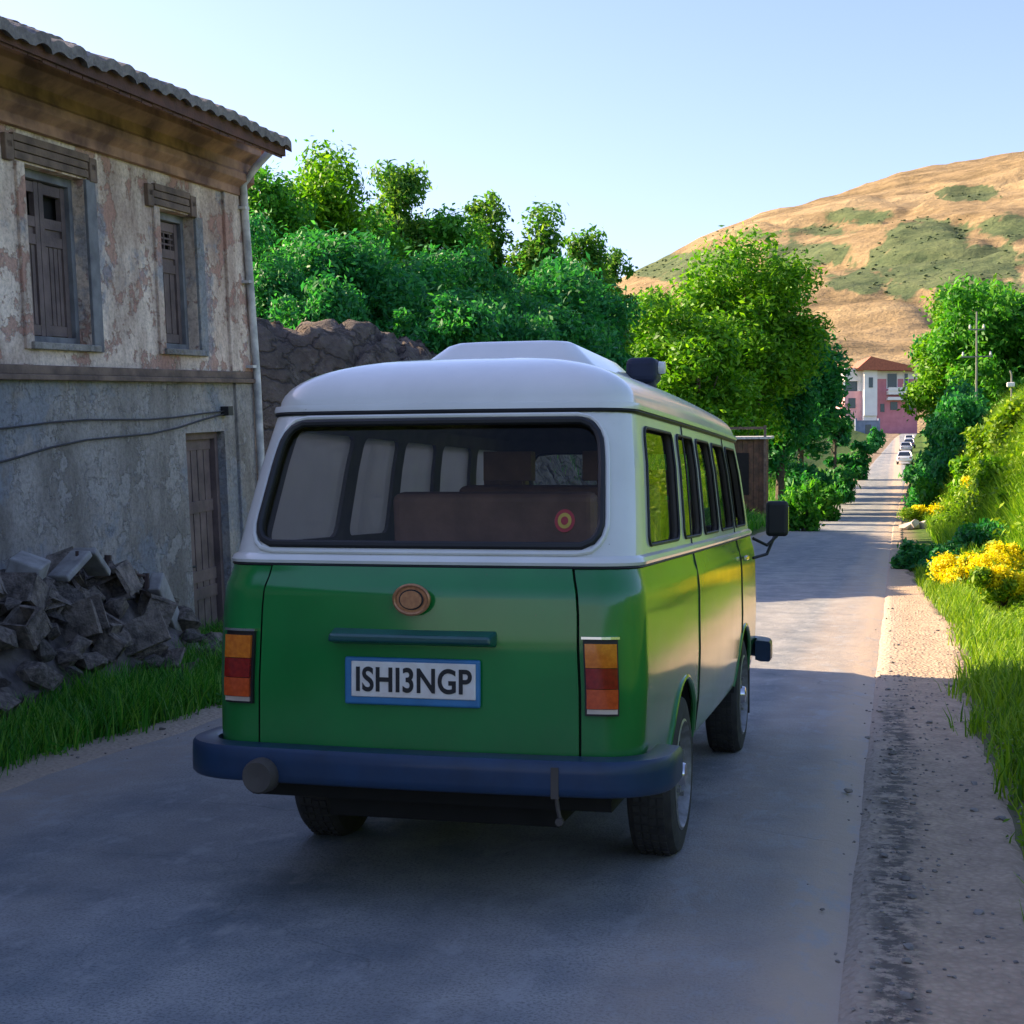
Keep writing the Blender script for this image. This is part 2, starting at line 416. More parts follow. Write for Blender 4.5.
def rockz(X, Y):
    e = sst(-4.6, -5.6, X + 2.6 * (1 - sst(18.5, 22.5, Y))) * sst(16.0, 17.2, Y) * (1 - sst(38, 41, Y)) * sst(-13.4, -12.4, X)
    a = fbm(X * .8 + Y * .5, Y * .8, 21, 5); r1 = np.abs(fbm(X * 1.1, Y * .7 + X * .8, 31, 5) - .47) * 2
    steps = np.floor(a * 7) / 7 - a
    return H(X, Y) - .25 + e * (.55 + (fbm(X * 4, Y * 4, 61, 3) - .44) * .22 + (a - .45) * .9 - np.exp(-(r1 / .07) ** 2) * .28 + steps * 1.1)
tag(heightgrid('rock_bank', np.arange(-13.5, -4.3, .09), np.arange(14.5, 41, .11), rockz, MATS['rock']), kind='structure')

# ------------------------------------------------------------------ the bare hill
m, t, b = new_mat('hill'); b.inputs['Roughness'].default_value = 1; b.inputs['Specular IOR Level'].default_value = .1
v = coords(t); vs2 = coords(t, (.35, .6, 4.5))
n1 = noise(t, vs2, .012, 8, .6); n2 = noise(t, v, .05, 6, .65)
c = ramp(t, n1, [(.3, (.11, .08, .04)), (.5, (.27, .195, .105)), (.7, (.44, .335, .19))])
c = mix(t, .35, c, ramp(t, n2, [(.35, (.13, .10, .05)), (.65, (.37, .28, .155))]))
ga = N(t, 'Attribute', attribute_name='green')
gm = math_(t, 'ADD', ga.outputs['Fac'], math_(t, 'MULTIPLY', math_(t, 'SUBTRACT', n2, .5), 1.1))
gmr = ramp(t, gm, [(.42, (0, 0, 0)), (.66, (1, 1, 1))])
c = mix(t, math_(t, 'MULTIPLY', gmr, .85), c, ramp(t, n2, [(.35, (.03, .075, .035)), (.65, (.09, .14, .06))]))
L(t, c, b.inputs['Base Color']); bump(t, math_(t, 'ADD', n2, noise(t, vs2, .06, 6, .7)), b, .9, 5.0)
pxk = [430, 540, 632, 700, 760, 800, 850, 900, 960, 1024, 1150, 1400, 1800, 2300]
pyk = [400, 330, 276, 241, 216, 206, 191, 176, 164, 150, 128, 140, 230, 400]
pxs = np.arange(430, 2300, 5.0); Ds = np.concatenate([np.arange(470, 1900, 9.0), np.arange(1900, 2700, 40)])
PX, DD = np.meshgrid(pxs, Ds); q = (PX - 512) / F_PX
X = DD * (q * CY - SY); Y = DD * (q * SY + CY)
e = np.interp(PX, pxk, (HZ_Y - np.array(pyk)) / F_PX)
zr = CAM_H + e * 1900
tt = np.clip((DD - 470) / 1430, 0, 1)
g = tt ** 1.12
zz = 16 + (zr - 16) * g
fold = fbm(X / 300 + Y / 900, Y / 420, 41, 5) - .47
gul = np.abs(fbm(X / 170 + Y / 500, Y / 330 - X / 800, 51, 4) - .47)
zz = zz + (fold * 60 - np.exp(-(gul / .035) ** 2) * 7) * sst(0, .25, tt) * (1 - .72 * sst(.75, 1, tt)) + (fbm(X / 40, Y / 40, 61) - .47) * 9 * sst(0, .2, tt)
zz = np.where(DD > 1900, 16 + (zr - 16) * (1 - .55 * ((DD - 1900) / 800) ** 1.5), zz)
V = np.stack([X, Y, zz], -1).reshape(-1, 3); nx = len(pxs); i = np.arange(len(Ds) - 1)[:, None] * nx + np.arange(nx - 1)[None, :]
Q = np.stack([i, i + 1, i + nx + 1, i + nx], -1).reshape(-1, 4)
hill = np_mesh('hill', V, Q, MATS['hill']); hill.data.polygons.foreach_set('use_smooth', [True] * len(Q)); tag(hill, kind='structure')
PY = HZ_Y - (zz - CAM_H) / DD * F_PX
gr = np.zeros_like(PY)
for (cx, cy, rx, ry, k) in ((905, 245, 20, 16, .8), (900, 292, 14, 10, .8), (715, 255, 24, 6, .6), (820, 232, 28, 5, .6), (690, 268, 60, 12, .75), (855, 217, 30, 8, .7), (805, 255, 38, 11, .85), (860, 282, 26, 9, .95), (930, 236, 32, 14, .95),
                        (945, 266, 60, 22, 1.05), (968, 194, 24, 7, 1.2), (1010, 228, 30, 12, .7), (985, 290, 40, 9, .7), (760, 235, 30, 6, .6), (1100, 230, 70, 20, .9), (1200, 180, 60, 15, .8)):
    gr = np.maximum(gr, k * np.clip(1.25 - ((PX - cx) / (rx * 1.5)) ** 2 - ((PY - cy) / (ry * 1.35)) ** 2 + (fbm(PX / 9, PY / 5, 71) - .47) * 1.5, 0, 1) * (np.abs(PX - cx) < rx * 2) * (np.abs(PY - cy) < ry * 2))
gr = gr + (DD < 560) * .25
gr = np.clip(gr * 1.15, 0, 1)
a = hill.data.attributes.new('green', 'FLOAT', 'POINT'); a.data.foreach_set('value', gr.ravel().astype(np.float32))

# scattered scrub on the hill
simple('scrub', (.08, .12, .045), .95, c2=(.05, .08, .03), scale=.2)
hs_rng = np.random.default_rng(3); cand = np.argwhere((DD < 1850) & (PX > 560) & (PX < 1250))
wts = (.02 + gr[cand[:, 0], cand[:, 1]]) ** 1.3; pick = cand[hs_rng.choice(len(cand), 900, p=wts / wts.sum())]
sc_mb = MB(); sp = [ico(70 + i, (1, 1, .6)) for i in range(6)]
for k, (i_, j_) in enumerate(pick):
    s_ = hs_rng.uniform(.4, 1.5) * (.6 + DD[i_, j_] / 1400); ox, oy = hs_rng.uniform(-4, 4, 2)
    vs, fs = sp[k % 6]; sc_mb.add([(X[i_, j_] + ox + a * s_, Y[i_, j_] + oy + b2 * s_, zz[i_, j_] + c2 * s_ * .8) for a, b2, c2 in vs], fs)
tag(sc_mb.build('hill_scrub', MATS['scrub']), 'scattered low scrub dotted over the bare tan hill', 'scrub', kind='stuff')
# ------------------------------------------------------------------ old house (leans a little: built in its own frame x = along wall toward camera, y = out of the wall, z = up)
U = ray(864, 392)
Zv = Vector((0, 0, 1)); Vv = (Zv - U * Zv.dot(U)).normalized()
Vv = Matrix.Rotation(R(-1.3), 3, U) @ Vv
ex = -U; ey = Vv.cross(ex).normalized()
D0 = CAM_H * F_PX / (646 - HZ_Y); X0, Y0 = at(262, D0)
HP = Vector((X0, Y0, 0))
HM = Matrix.Translation(HP) @ Matrix((ex, ey, Vv)).transposed().to_4x4()
HI = HM.inverted()
def Fh(px, py, n=0.0):
    o = HI @ Vector((0, 0, CAM_H)); d = HI.to_3x3() @ ray(px, py)
    k = (n - o.y) / d.y; p = o + d * k
    return p.x, p.z
house = empty('old_house', label='old two-storey house with peeling pink and grey plaster and closed wooden shutters', cat='house')
house.matrix_world = HM

# upper plaster
def plaster(name, c_top, c_mid, c_dark, c_blue, brick, bl=.5):
    m, t, b = new_mat(name); b.inputs['Roughness'].default_value = .93; b.inputs['Specular IOR Level'].default_value = .2
    v = coords(t); vv_ = coords(t, (1, 1, .35))
    a1 = noise(t, v, 1.3, 7, .62); a2 = noise(t, v, 3.4, 7, .7); a3 = noise(t, vv_, 2.0, 6, .65); a4 = noise(t, v, 30, 5, .7)
    c = ramp(t, a1, [(.32, c_mid), (.55, c_top)])
    c = mix(t, math_(t, 'MULTIPLY', ramp(t, a3, [(.42, (0, 0, 0)), (.62, (1, 1, 1))]), .7), c, c_dark)
    peel = ramp(t, a2, [(.53, (0, 0, 0)), (.56, (1, 1, 1))])
    c = mix(t, math_(t, 'MULTIPLY', peel, .75), c, brick)
    bl_ = ramp(t, noise(t, v, .8, 6, .7), [(bl, (0, 0, 0)), (bl + .05, (1, 1, 1))])
    c = mix(t, math_(t, 'MULTIPLY', bl_, .7), c, c_blue)
    c = mix(t, math_(t, 'MULTIPLY', ramp(t, a4, [(.4, (1, 1, 1)), (.55, (0, 0, 0))]), .3), c, tuple(x * .35 for x in c_dark))
    L(t, c, b.inputs['Base Color'])
    h = math_(t, 'SUBTRACT', math_(t, 'ADD', math_(t, 'MULTIPLY', a4, .35), a2), math_(t, 'MULTIPLY', peel, .45))
    bump(t, h, b, .8, .025); return m
plaster('plaster_upper', (.84, .69, .57), (.62, .46, .36), (.24, .16, .13), (.22, .25, .30), (.42, .22, .17), .56)
plaster('plaster_lower', (.37, .34, .31), (.23, .21, .195), (.13, .115, .10), (.22, .24, .27), (.35, .33, .31), .50)
simple('old_wood', (.20, .135, .10), .8, c2=(.09, .06, .048), scale=6, bmp=.5, bscale=30)
simple('shutter_wood', (.17, .12, .11), .75, c2=(.085, .06, .058), scale=5, bmp=.4, bscale=45)
simple('blue_wood', (.19, .19, .20), .7, c2=(.09, .09, .10), scale=6, bmp=.3)
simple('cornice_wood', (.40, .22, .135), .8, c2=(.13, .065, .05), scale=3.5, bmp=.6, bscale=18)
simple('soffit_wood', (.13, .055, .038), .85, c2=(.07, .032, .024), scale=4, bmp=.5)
simple('dark_void', (.012, .01, .01), .9)
simple('pipe_paint', (.66, .64, .62), .5, c2=(.3, .3, .31), scale=7)
simple('cable', (.015, .015, .017), .6)
# tiles
m, t, b = new_mat('roof_tile'); b.inputs['Roughness'].default_value = .85
v = coords(t); br = noise(t, v, 5, 5, .7); n3 = noise(t, v, 22, 5, .7)
c = ramp(t, br, [(.3, (.055, .05, .048)), (.5, (.16, .14, .13)), (.7, (.27, .235, .21))]); c = mix(t, .3, c, ramp(t, n3, [(.35, (.03, .03, .03)), (.65, (.32, .28, .25))]))
L(t, c, b.inputs['Base Color']); bump(t, n3, b, .6, .02)

w1 = (Fh(87, 255)[0], Fh(27, 255)[0], Fh(56, 343)[1], Fh(56, 172)[1])
w2 = (Fh(196, 280)[0], Fh(161, 280)[0], Fh(179, 349)[1], Fh(179, 213)[1])
dr = (Fh(230, 540)[0], Fh(191, 540)[0], Fh(212, 646)[1], Fh(208, 432)[1])
t_ledge = Fh(128, 375)[1]; t_top = Fh(115, 156)[1]
NE = .62
t_eave = Fh(165, 103, NE)[1]
s_eave = Fh(287, 156, NE)[0]
S_END = 19.0
w3 = (w1[0] + (w1[0] - w2[0]), w1[1] + (w1[0] - w2[0]), w1[2], w1[3])
w4 = (w3[0] + (w1[0] - w2[0]), w3[1] + (w1[0] - w2[0]), w1[2], w1[3])
def wall(mb, s0, s1, z0, z1, ops, y=0.0, dep=.24):
    ss = sorted({s0, s1, *[o[0] for o in ops], *[o[1] for o in ops]}); zs = sorted({z0, z1, *[o[2] for o in ops], *[o[3] for o in ops]})
    for a, c in zip(ss, ss[1:]):
        for d, e_ in zip(zs, zs[1:]):
            if any(o[0] <= a + 1e-6 and c <= o[1] + 1e-6 and o[2] <= d + 1e-6 and e_ <= o[3] + 1e-6 for o in ops): continue
            mb.add([(a, y, d), (c, y, d), (c, y, e_), (a, y, e_)], [(0, 3, 2, 1)])
    for (a, c, d, e_) in ops:
        mb.add([(a, y, d), (c, y, d), (c, y, e_), (a, y, e_), (a, y - dep, d), (c, y - dep, d), (c, y - dep, e_), (a, y - dep, e_)],
               [(0, 1, 5, 4), (1, 2, 6, 5), (2, 3, 7, 6), (3, 0, 4, 7)])
BK = -9.6
up = MB(); wall(up, 0, S_END, t_ledge, t_top + .5, [w1, w2, w3, w4])
up.add([(0, 0, t_ledge), (0, BK, t_ledge), (0, BK, t_top + .5), (0, 0, t_top + .5)], [(0, 1, 2, 3)])
up.add([(S_END, 0, t_ledge), (S_END, BK, t_ledge), (S_END, BK, t_top + .5), (S_END, 0, t_top + .5)], [(3, 2, 1, 0)])
up.add([(0, BK, -2), (S_END, BK, -2), (S_END, BK, t_top + .5), (0, BK, t_top + .5)], [(0, 1, 2, 3)])
up.build('upper_wall', MATS['plaster_upper'], house)
lo = MB(); wall(lo, 0, S_END, -2.5, t_ledge, [dr])
lo.add([(0, 0, -2.5), (0, BK, -2.5), (0, BK, t_ledge), (0, 0, t_ledge)], [(0, 1, 2, 3)])
lo.add([(S_END, 0, -2.5), (S_END, BK, -2.5), (S_END, BK, t_ledge), (S_END, 0, t_ledge)], [(3, 2, 1, 0)])
lo.build('lower_wall', MATS['plaster_lower'], house)
ld = MB(); ld.bx(-.06, S_END, -.1, .07, t_ledge - .05, t_ledge - .012); ld.bx(-.04, S_END, -.1, .045, t_ledge - .012, t_ledge + .05)
ld.build('string_course', [MATS['old_wood']], house, bevel=.006)
# pilaster strips at the corner
pl = MB(); pl.bx(-.02, .42, -.05, .03, t_ledge + .05, t_top); pl.build('corner_pilaster', MATS['plaster_upper'], house, bevel=.008)
pl = MB(); pl.bx(-.02, .36, -.05, .028, -1, t_ledge - .05); pl.build('corner_pilaster', MATS['plaster_lower'], house, bevel=.008)
# cornice
prof = [(0, t_top - .02), (.05, t_top - .02), (.05, t_top + .05), (.12, t_top + .10), (.12, t_top + .16), (.10, t_top + .18), (.10, t_top + .26), (.2, t_top + .33), (.2, t_top + .38), (.23, t_top + .40), (.23, t_top + .43), (.20, t_top + .45)]
co = MB()
def profile(mb, pr, s0, s1, n=1):
    rows = [[(s0 + (s1 - s0) * k / n, a, c) for (a, c) in pr] for k in range(n + 1)]
    mb.grid(rows)
    mb.add([rows[0][i] for i in range(len(pr))] + [(s0, -.1, pr[-1][1]), (s0, -.1, pr[0][1])], [tuple(range(len(pr) + 2))])
profile(co, prof, -.05, S_END)
# return along the end wall
co.add([(-.18, .2, t_top + .33), (-.18, BK, t_top + .33), (-.18, BK, t_top + .45), (-.18, .2, t_top + .45), (0, .2, t_top + .33), (0, BK, t_top + .33)], [(0, 1, 2, 3), (0, 4, 5, 1)])
co.build('cornice', MATS['cornice_wood'], house, bevel=.005)
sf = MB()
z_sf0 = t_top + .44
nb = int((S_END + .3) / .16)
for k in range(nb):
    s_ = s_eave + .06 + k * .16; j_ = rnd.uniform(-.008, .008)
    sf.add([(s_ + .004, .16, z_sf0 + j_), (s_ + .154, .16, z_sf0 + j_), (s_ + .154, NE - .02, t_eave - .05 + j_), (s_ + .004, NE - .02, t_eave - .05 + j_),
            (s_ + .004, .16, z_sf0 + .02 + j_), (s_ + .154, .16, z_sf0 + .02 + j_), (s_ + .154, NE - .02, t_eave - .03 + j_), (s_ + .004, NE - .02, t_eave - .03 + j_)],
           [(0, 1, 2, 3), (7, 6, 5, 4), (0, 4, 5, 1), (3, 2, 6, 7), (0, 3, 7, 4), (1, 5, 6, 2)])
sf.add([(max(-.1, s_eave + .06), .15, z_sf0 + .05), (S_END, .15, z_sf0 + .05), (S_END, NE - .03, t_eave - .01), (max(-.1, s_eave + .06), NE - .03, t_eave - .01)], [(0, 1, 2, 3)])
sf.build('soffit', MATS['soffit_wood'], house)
# roof: rows of barrel tiles as one corrugated surface with steps
PITCH_R = .45
def roof_slope(mb, s0, s1, sgn):
    step = .036; ns = int((s1 - s0) / step); rows = []
    rl = 5.6; nrow = 18
    for r_ in range(nrow):
        for edge in (0, 1):
            d = rl * (r_ + edge) / nrow
            yy_ = (NE + .05) - d if sgn > 0 else (BK - .5) + d
            zz_ = t_eave + .02 + d * PITCH_R + (.035 if edge == 0 else .0)
            row = []
            for k in range(ns + 1):
                s_ = s0 + k * step
                jt = .02 * (float(_hash(int(s_ / .215) , r_, 5)) - .5)
                row.append((s_, yy_ + (jt if edge == 0 else 0), zz_ + .035 * abs(math.sin(math.pi * s_ / .215)) + jt + .05 * math.sin(s_ * .7)))
            rows.append(row)
    mb.grid(rows, flip=True)
    if sgn > 0:
        mb.grid([[(p[0], p[1], p[2] - .07) for p in rows[0]], rows[0]], flip=True)
        mb.grid([[(p[0], p[1], p[2] - .07) for p in rows[0]], [(p[0], p[1] - .5, p[2] + .18) for p in rows[0]]])
rf = MB(); roof_slope(rf, s_eave, S_END + .3, 1); roof_slope(rf, 0.0, S_END + .3, -1)
roofo = rf.build('roof', MATS['roof_tile'], house)
rl = 5.2
fa = MB(); fa.bx(s_eave + .03, S_END, NE - .04, NE + .0, t_eave - .03, t_eave + .075); fa.build('fascia', MATS['soffit_wood'], house)  # dark tone put in for the shadow below the tile edge
# gable infill
gb = MB(); zt = t_top + .5; ym = (NE + BK - .5) / 2
for s_ in (0.01, S_END - .01):
    gb = MB(); gb.add([(s_, .0, zt), (s_, BK, zt), (s_, BK, t_eave), (s_, ym, t_eave + (NE - ym) * PITCH_R - .05), (s_, 0, t_eave + .3)], [(0, 1, 2, 3, 4)])
    gb.build('gable', MATS['plaster_lower'], house)

# windows
def shutter_leaf(mb, x0, x1, z0, z1, y, top_frac, mi=0):
    st = .055; zt_ = z1 - (z1 - z0) * top_frac
    for a, c in ((x0, x0 + st), (x1 - st, x1)): mb.bx(a, c, y - .02, y + .02, z0, z1, mi)
    for zc in (z0 + .04, zt_, z1 - .04, z0 + (z1 - z0) * .5 if top_frac < .2 else zt_ - .12): mb.bx(x0 + st, x1 - st, y - .018, y + .017, zc - .035, zc + .035, mi)
    mb.bx(x0 + st, x1 - st, y - .012, y, z0, zt_, mi)
    n = 4
    for k in range(n): mb.bx(x0 + st + (x1 - x0 - 2 * st) * (k + .15) / n, x0 + st + (x1 - x0 - 2 * st) * (k + .85) / n, y - .01, y + .007, z0 + .08, zt_ - .16, mi)
def window(op, kind):
    s0, s1, z0, z1 = op; y = -.15
    fr = MB()
    for a, c in ((s0, s0 + .05), (s1 - .05, s1)): fr.bx(a, c, y - .05, y + .06, z0, z1)
    fr.bx(s0 + .05, s1 - .05, y - .05, y + .06, z1 - .06, z1); fr.bx(s0 + .05, s1 - .05, y - .05, y + .06, z0, z0 + .05)
    wo = fr.build('window', MATS['blue_wood'], house, bevel=.004)
    bk = MB(); bk.bx(s0 + .02, s1 - .02, y - .08, y - .055, z0 + .02, z1 - .02); bk.build('unlit_backing', MATS['dark_void'], wo)  # black sheet stands in for the unlit room behind the shutters
    mid = (s0 + s1) / 2
    for (a, c) in ((s0 + .052, mid - .004), (mid + .004, s1 - .052)) if kind == 0 else ((s0 + .052, s1 - .052),):
        lf = MB(); shutter_leaf(lf, a, c, z0 + .055, z1 - .065, y + .005, .26)
        if kind == 1:
            zt_ = z1 - (z1 - z0) * .26
            for k in range(1, 5): lf.bx(a + (c - a) * k / 5 - .007, a + (c - a) * k / 5 + .007, y - .005, y + .012, zt_, z1 - .1)
            for k in range(1, 4): lf.bx(a + .05, c - .05, y - .006, y + .010, zt_ + (z1 - .1 - zt_) * k / 4 - .007, zt_ + (z1 - .1 - zt_) * k / 4 + .007)
        lf.build('shutter', MATS['shutter_wood'], wo)
    sl = MB(); sl.bx(s0 - .05, s1 + .05, -.14, .05, z0 - .05, z0 - .002); sl.build('sill', MATS['plaster_lower'], wo, bevel=.006)
    # surround band: jamb strips
    for a, c, nm in ((s0 - .14, s0 - .003, 0), (s1 + .003, s1 + .1, 0)):
        jb = MB(); jb.bx(a, c, -.02, .024, z0 - .05, z1 + .0); jb.build('surround', MATS['blue_wood' if a < s0 and kind == 0 else 'plaster_lower' if a < s0 else 'plaster_upper'], wo, bevel=.006)
def hood(px0, px1, py0, py1, pxm, op):
    a = Fh(px1, (py0 + py1) / 2, .09)[0]; c = Fh(px0, (py0 + py1) / 2, .09)[0]; z0 = op[3] + .01; z1 = Fh(pxm, py0 + 6, .05)[1]
    h = MB(); n = 3
    for k in range(n): h.bx(a + .05 + rnd.uniform(0, .03), c - .05 - rnd.uniform(0, .03), -.02, .026 + .004 * k, z0 + (z1 - z0) * k / n + .003, z0 + (z1 - z0) * (k + 1) / n - .003)
    h.build('lintel', MATS['old_wood'], house, bevel=.004)
    for sx_ in (a, c):
        br = MB(); br.bx(sx_ - .05, sx_ + .05, -.02, .035, z0 - .02, z1 - .02); br.bx(sx_ - .035, sx_ + .035, .02, .035, z0 + .06, z1 - .06)
        br.build('bracket', MATS['dark_void'] if sx_ < a else MATS['old_wood'], house, bevel=.006)
window(w1, 0); window(w2, 1); window(w3, 0); window(w4, 0)
hood(18, 100, 138, 168, 58, w1); hood(158, 200, 183, 213, 180, w2)
# door
s0, s1, z0, z1 = dr; z0 -= .3
dm = MB(); y = -.13
for a, c in ((s0, s0 + .06), (s1 - .06, s1)): dm.bx(a, c, y - .04, y + .06, z0, z1)
dm.bx(s0 + .06, s1 - .06, y - .04, y + .06, z1 - .06, z1)
hh_ = z1 - z0
dm.bx(s0 + .06, s1 - .06, y - .03, y - .0, z0, z1 - .06)
for zc in (z0 + .35 * hh_, z0 + .42 * hh_, z1 - .3 * hh_, z1 - .1): dm.bx(s0 + .062, s1 - .062, y, y + .02, zc - .05, zc + .05)
for k in range(5):
    a = s0 + .07 + (s1 - s0 - .14) * k / 5; dm.bx(a + .008, a + (s1 - s0 - .14) / 5 - .008, y, y + .012, z0, z1 - .07)
do = dm.build('door', MATS['shutter_wood'], house, bevel=.003)
hn = MB(); hn.tube([(s1 - .12, y + .02, z0 + .47 * hh_), (s1 - .12, y + .06, z0 + .47 * hh_), (s1 - .18, y + .07, z0 + .47 * hh_)], .01); hn.build('handle', MATS['cable'], do)
# pipe and cables on the facade
dp = MB(); pa = Fh(243, 185, .07); pb_ = Fh(257, 378, .07)
dp.tube([(pa[0], .35, pa[1] + .28), (pa[0], .2, pa[1] + .15), (pa[0], .07, pa[1]), (pb_[0] , .07, pb_[1]), (pb_[0] , .07, -.6)], .034, n=12)
for zc in (pa[1] - .2, (pa[1] + pb_[1]) / 2, pb_[1] + .1): dp.box((pa[0], .05, zc), (.09, .1, .025))
dp.build('drainpipe', MATS['pipe_paint'], house, smooth=True)
for (p, q_, sag) in (((0, 425), (226, 411), .03), ((0, 456), (228, 413), .05)):
    a = Fh(*p, .03); c = Fh(*q_, .03); a = (a[0] + (a[0] - c[0]) * 1.2, a[1] + (a[1] - c[1]) * 1.2)
    cb = MB(); cb.tube([(a[0] + (c[0] - a[0]) * k / 16, .03, a[1] + (c[1] - a[1]) * k / 16 - sag * math.sin(math.pi * k / 16 * 3) ** 2) for k in range(17)], .008, n=6)
    if sag == .03: cb.box((c[0], .04, c[1]), (.1, .07, .08))
    cb.build('cable', MATS['cable'], house, smooth=True)

# ------------------------------------------------------------------ rubble heap against the wall
simple('concrete_chunk', (.30, .25, .21), .95, c2=(.10, .085, .072), scale=5, bmp=.9, bscale=16, dist=.03)
simple('dark_stone', (.19, .165, .15), .95, c2=(.07, .06, .055), scale=5, bmp=.9, bscale=14, dist=.03)
simple('pale_slab', (.36, .35, .33), .9, c2=(.22, .21, .20), scale=8, bmp=.6, bscale=20)
def w_of(s, n, z): # world point from house wall coords but true world height
    p = HM @ Vector((s, n, 0)); return Vector((p.x, p.y, z))
hm = MB(); rows = []
def hprof(s):
    return float(np.interp(s, [1.5, 1.95, 2.3, 3.0, 3.6, 4.2, 5.0, 9, 11], [0, .36, .58, .86, .84, .92, 1.05, 1.0, 0]))
for k in range(60):
    s = .7 + k * .18; row = []
    for j in range(14):
        n = -.05 + j * .1; hgt = hprof(s) * max(0, 1 - (max(n, 0) / .72) ** 1.6) - .1
        p = w_of(s, n, hgt + rnd.uniform(-.05, .05)); row.append(p)
    rows.append(row)
hm.grid(rows); tag(hm.build('rubble_dirt', MATS['dark_stone'], smooth=False), 'dark earth and fine rubble packed under the broken stones by the wall', 'rubble', kind='stuff')
import bmesh
def stone_mesh(seed, sq, rough=.10):
    vs, fs = ico(seed, sq); me = bpy.data.meshes.new('stone'); me.from_pydata(vs, [], fs); return me
chunks = [stone_mesh(100 + i, (1, .8, .7)) for i in range(8)]
def hollow_block(seed):
    r_ = random.Random(seed); mb = MB(); 
    L_, W_, Hh, th = .22, .13, .12, .028
    mb.bx(-L_, L_, -W_, -W_ + th, -Hh, Hh); mb.bx(-L_, L_, W_ - th, W_, -Hh, Hh)
    for x in (-L_ + th / 2, 0, L_ - th / 2)[:3 - (seed % 2)]: mb.bx(x - th / 2, x + th / 2, -W_ + th, W_ - th, -Hh + .002, Hh - .002)
    me = bpy.data.meshes.new('block'); me.from_pydata([(a * 2.2 + r_.uniform(-.03, .03), b_ * 2.2 + r_.uniform(-.03, .03), c_ * 2.2 + r_.uniform(-.03, .03)) for a, b_, c_ in mb.v], [], mb.f); return me
hollows = [hollow_block(i) for i in range(3)]
for me in chunks: me.materials.append(MATS['concrete_chunk'])
for me in hollows: me.materials.append(MATS['concrete_chunk'])
cnt = 0
for k in range(190):
    s = rnd.uniform(1.75, 7.6) if k < 165 else rnd.uniform(7, 10); hh = hprof(s)
    n = rnd.uniform(.06, .74); zs_ = hh * max(0, 1 - (n / .75) ** 1.6)
    hol = rnd.random() < .22
    size = rnd.uniform(.08, .19) if not hol else rnd.uniform(.26, .42)
    if n > .6 or s < 2.3: size *= .75
    me = (hollows[k % 3] if hol else chunks[k % 8])
    o = bpy.data.objects.new('broken_block' if hol else 'rubble_stone', me); COL.objects.link(o)
    o.location = w_of(s, n, max(zs_ - .02, size * .3)); o.rotation_euler = (rnd.uniform(-1.3, 1.3) if hol else rnd.random() * 6, rnd.uniform(-.6, .6), rnd.random() * 6.3)
    o.scale = (size, size * rnd.uniform(.7, 1.15), size * rnd.uniform(.6, 1)) if not hol else (size,) * 3
    if rnd.random() < .35 and not hol:
        o.material_slots[0].link = 'OBJECT'; o.material_slots[0].material = MATS['dark_stone']
    if hol: tag(o, 'broken hollow grey concrete block lying in the heap below the old house windows', 'concrete block', 'broken hollow blocks in the rubble heap')
    else: tag(o, 'rough grey lump of masonry lying in the heap below the old house windows', 'stone', 'stones of the rubble heap')
def slab(px, py, n, sz, rot, lab, mat='pale_slab'):
    s_, z_ = Fh(px, py, n); p = HM @ Vector((s_, n, z_)); mb = MB(); mb.box((0, 0, 0), sz)
    o = mb.build('concrete_slab', MATS[mat], bevel=.012); o.location = p; o.rotation_euler = rot; tag(o, lab, 'concrete slab')
slab(166, 607, .33, (.1, .62, .16), (R(-42), 0, R(8)), 'pale sloping slab at the door end of the rubble heap')
slab(92, 562, .3, (.16, .34, .05), (R(-30), 0, R(10)), 'pale flat slab tilted on top of the middle of the rubble heap')
slab(70, 566, .3, (.16, .3, .05), (R(32), 0, R(-6)), 'pale slab leaning the other way beside the tilted top slab of the heap')
slab(28, 568, .3, (.2, .26, .12), (R(10), R(20), R(20)), 'chunky pale slab on the heap nearest the left edge')
simple('rust', (.06, .035, .03), .8)
for i, (p, q_, lab) in enumerate((((78, 575), (77, 551), 'short rusty bar standing up from the top of the rubble heap'), ((106, 572), (108, 558), 'bent rusty bar with a knob end on the rubble heap'), ((110, 573), (146, 576), 'long rusty bar lying level over the right part of the heap'))):
    a = Fh(*p, .32); c = Fh(*q_, .32); A = HM @ Vector((a[0], .32, a[1])); B = HM @ Vector((c[0], .32, c[1]))
    mb = MB(); mb.tube([(0, 0, 0), (B - A) * .5 + Vector((0, 0, .01)), B - A], .011, n=6)
    if i: mb.tube([(B - A) + Vector((0, 0, .02)), (B - A) - Vector((0, 0, .09 if i == 2 else .02))], .024, n=6)
    o = mb.build('steel_bar', MATS['rust'], smooth=True); o.location = A; tag(o, lab, 'steel bar')
# ------------------------------------------------------------------ minibus
simple('van_green', (.0, .20, .034), .34, coat=1.0, c2=(.0, .16, .027), scale=3, spec=.25)
simple('van_white', (.72, .71, .66), .35, coat=.9, c2=(.65, .64, .59), scale=3)
for nm_, zd0, zd1, amt in (('van_green', .4, .95, .5), ('van_white', 1.1, 1.9, .10), ('navy_metal', .4, .6, .28)):
    pass
simple('rubber', (.012, .012, .013), .55)
simple('tyre', (.028, .027, .027), .85, c2=(.05, .046, .042), scale=12, bmp=.3, bscale=60)
simple('rim', (.30, .30, .31), .45, metal=.3, c2=(.16, .155, .15), scale=20)
simple('navy_metal', (.004, .035, .10), .38, coat=.15, c2=(.003, .025, .07), spec=.35)
simple('navy_matt', (.004, .010, .04), .6)
simple('teal_trim', (.01, .09, .085), .35, coat=.5)
simple('chrome', (.7, .7, .7), .18, metal=1, c2=(.6, .6, .6))
simple('liner', (.085, .072, .062), .8)
simple('seat_brown', (.24, .125, .085), .7, c2=(.17, .09, .06), bmp=.2)
simple('underbody', (.015, .014, .014), .9)
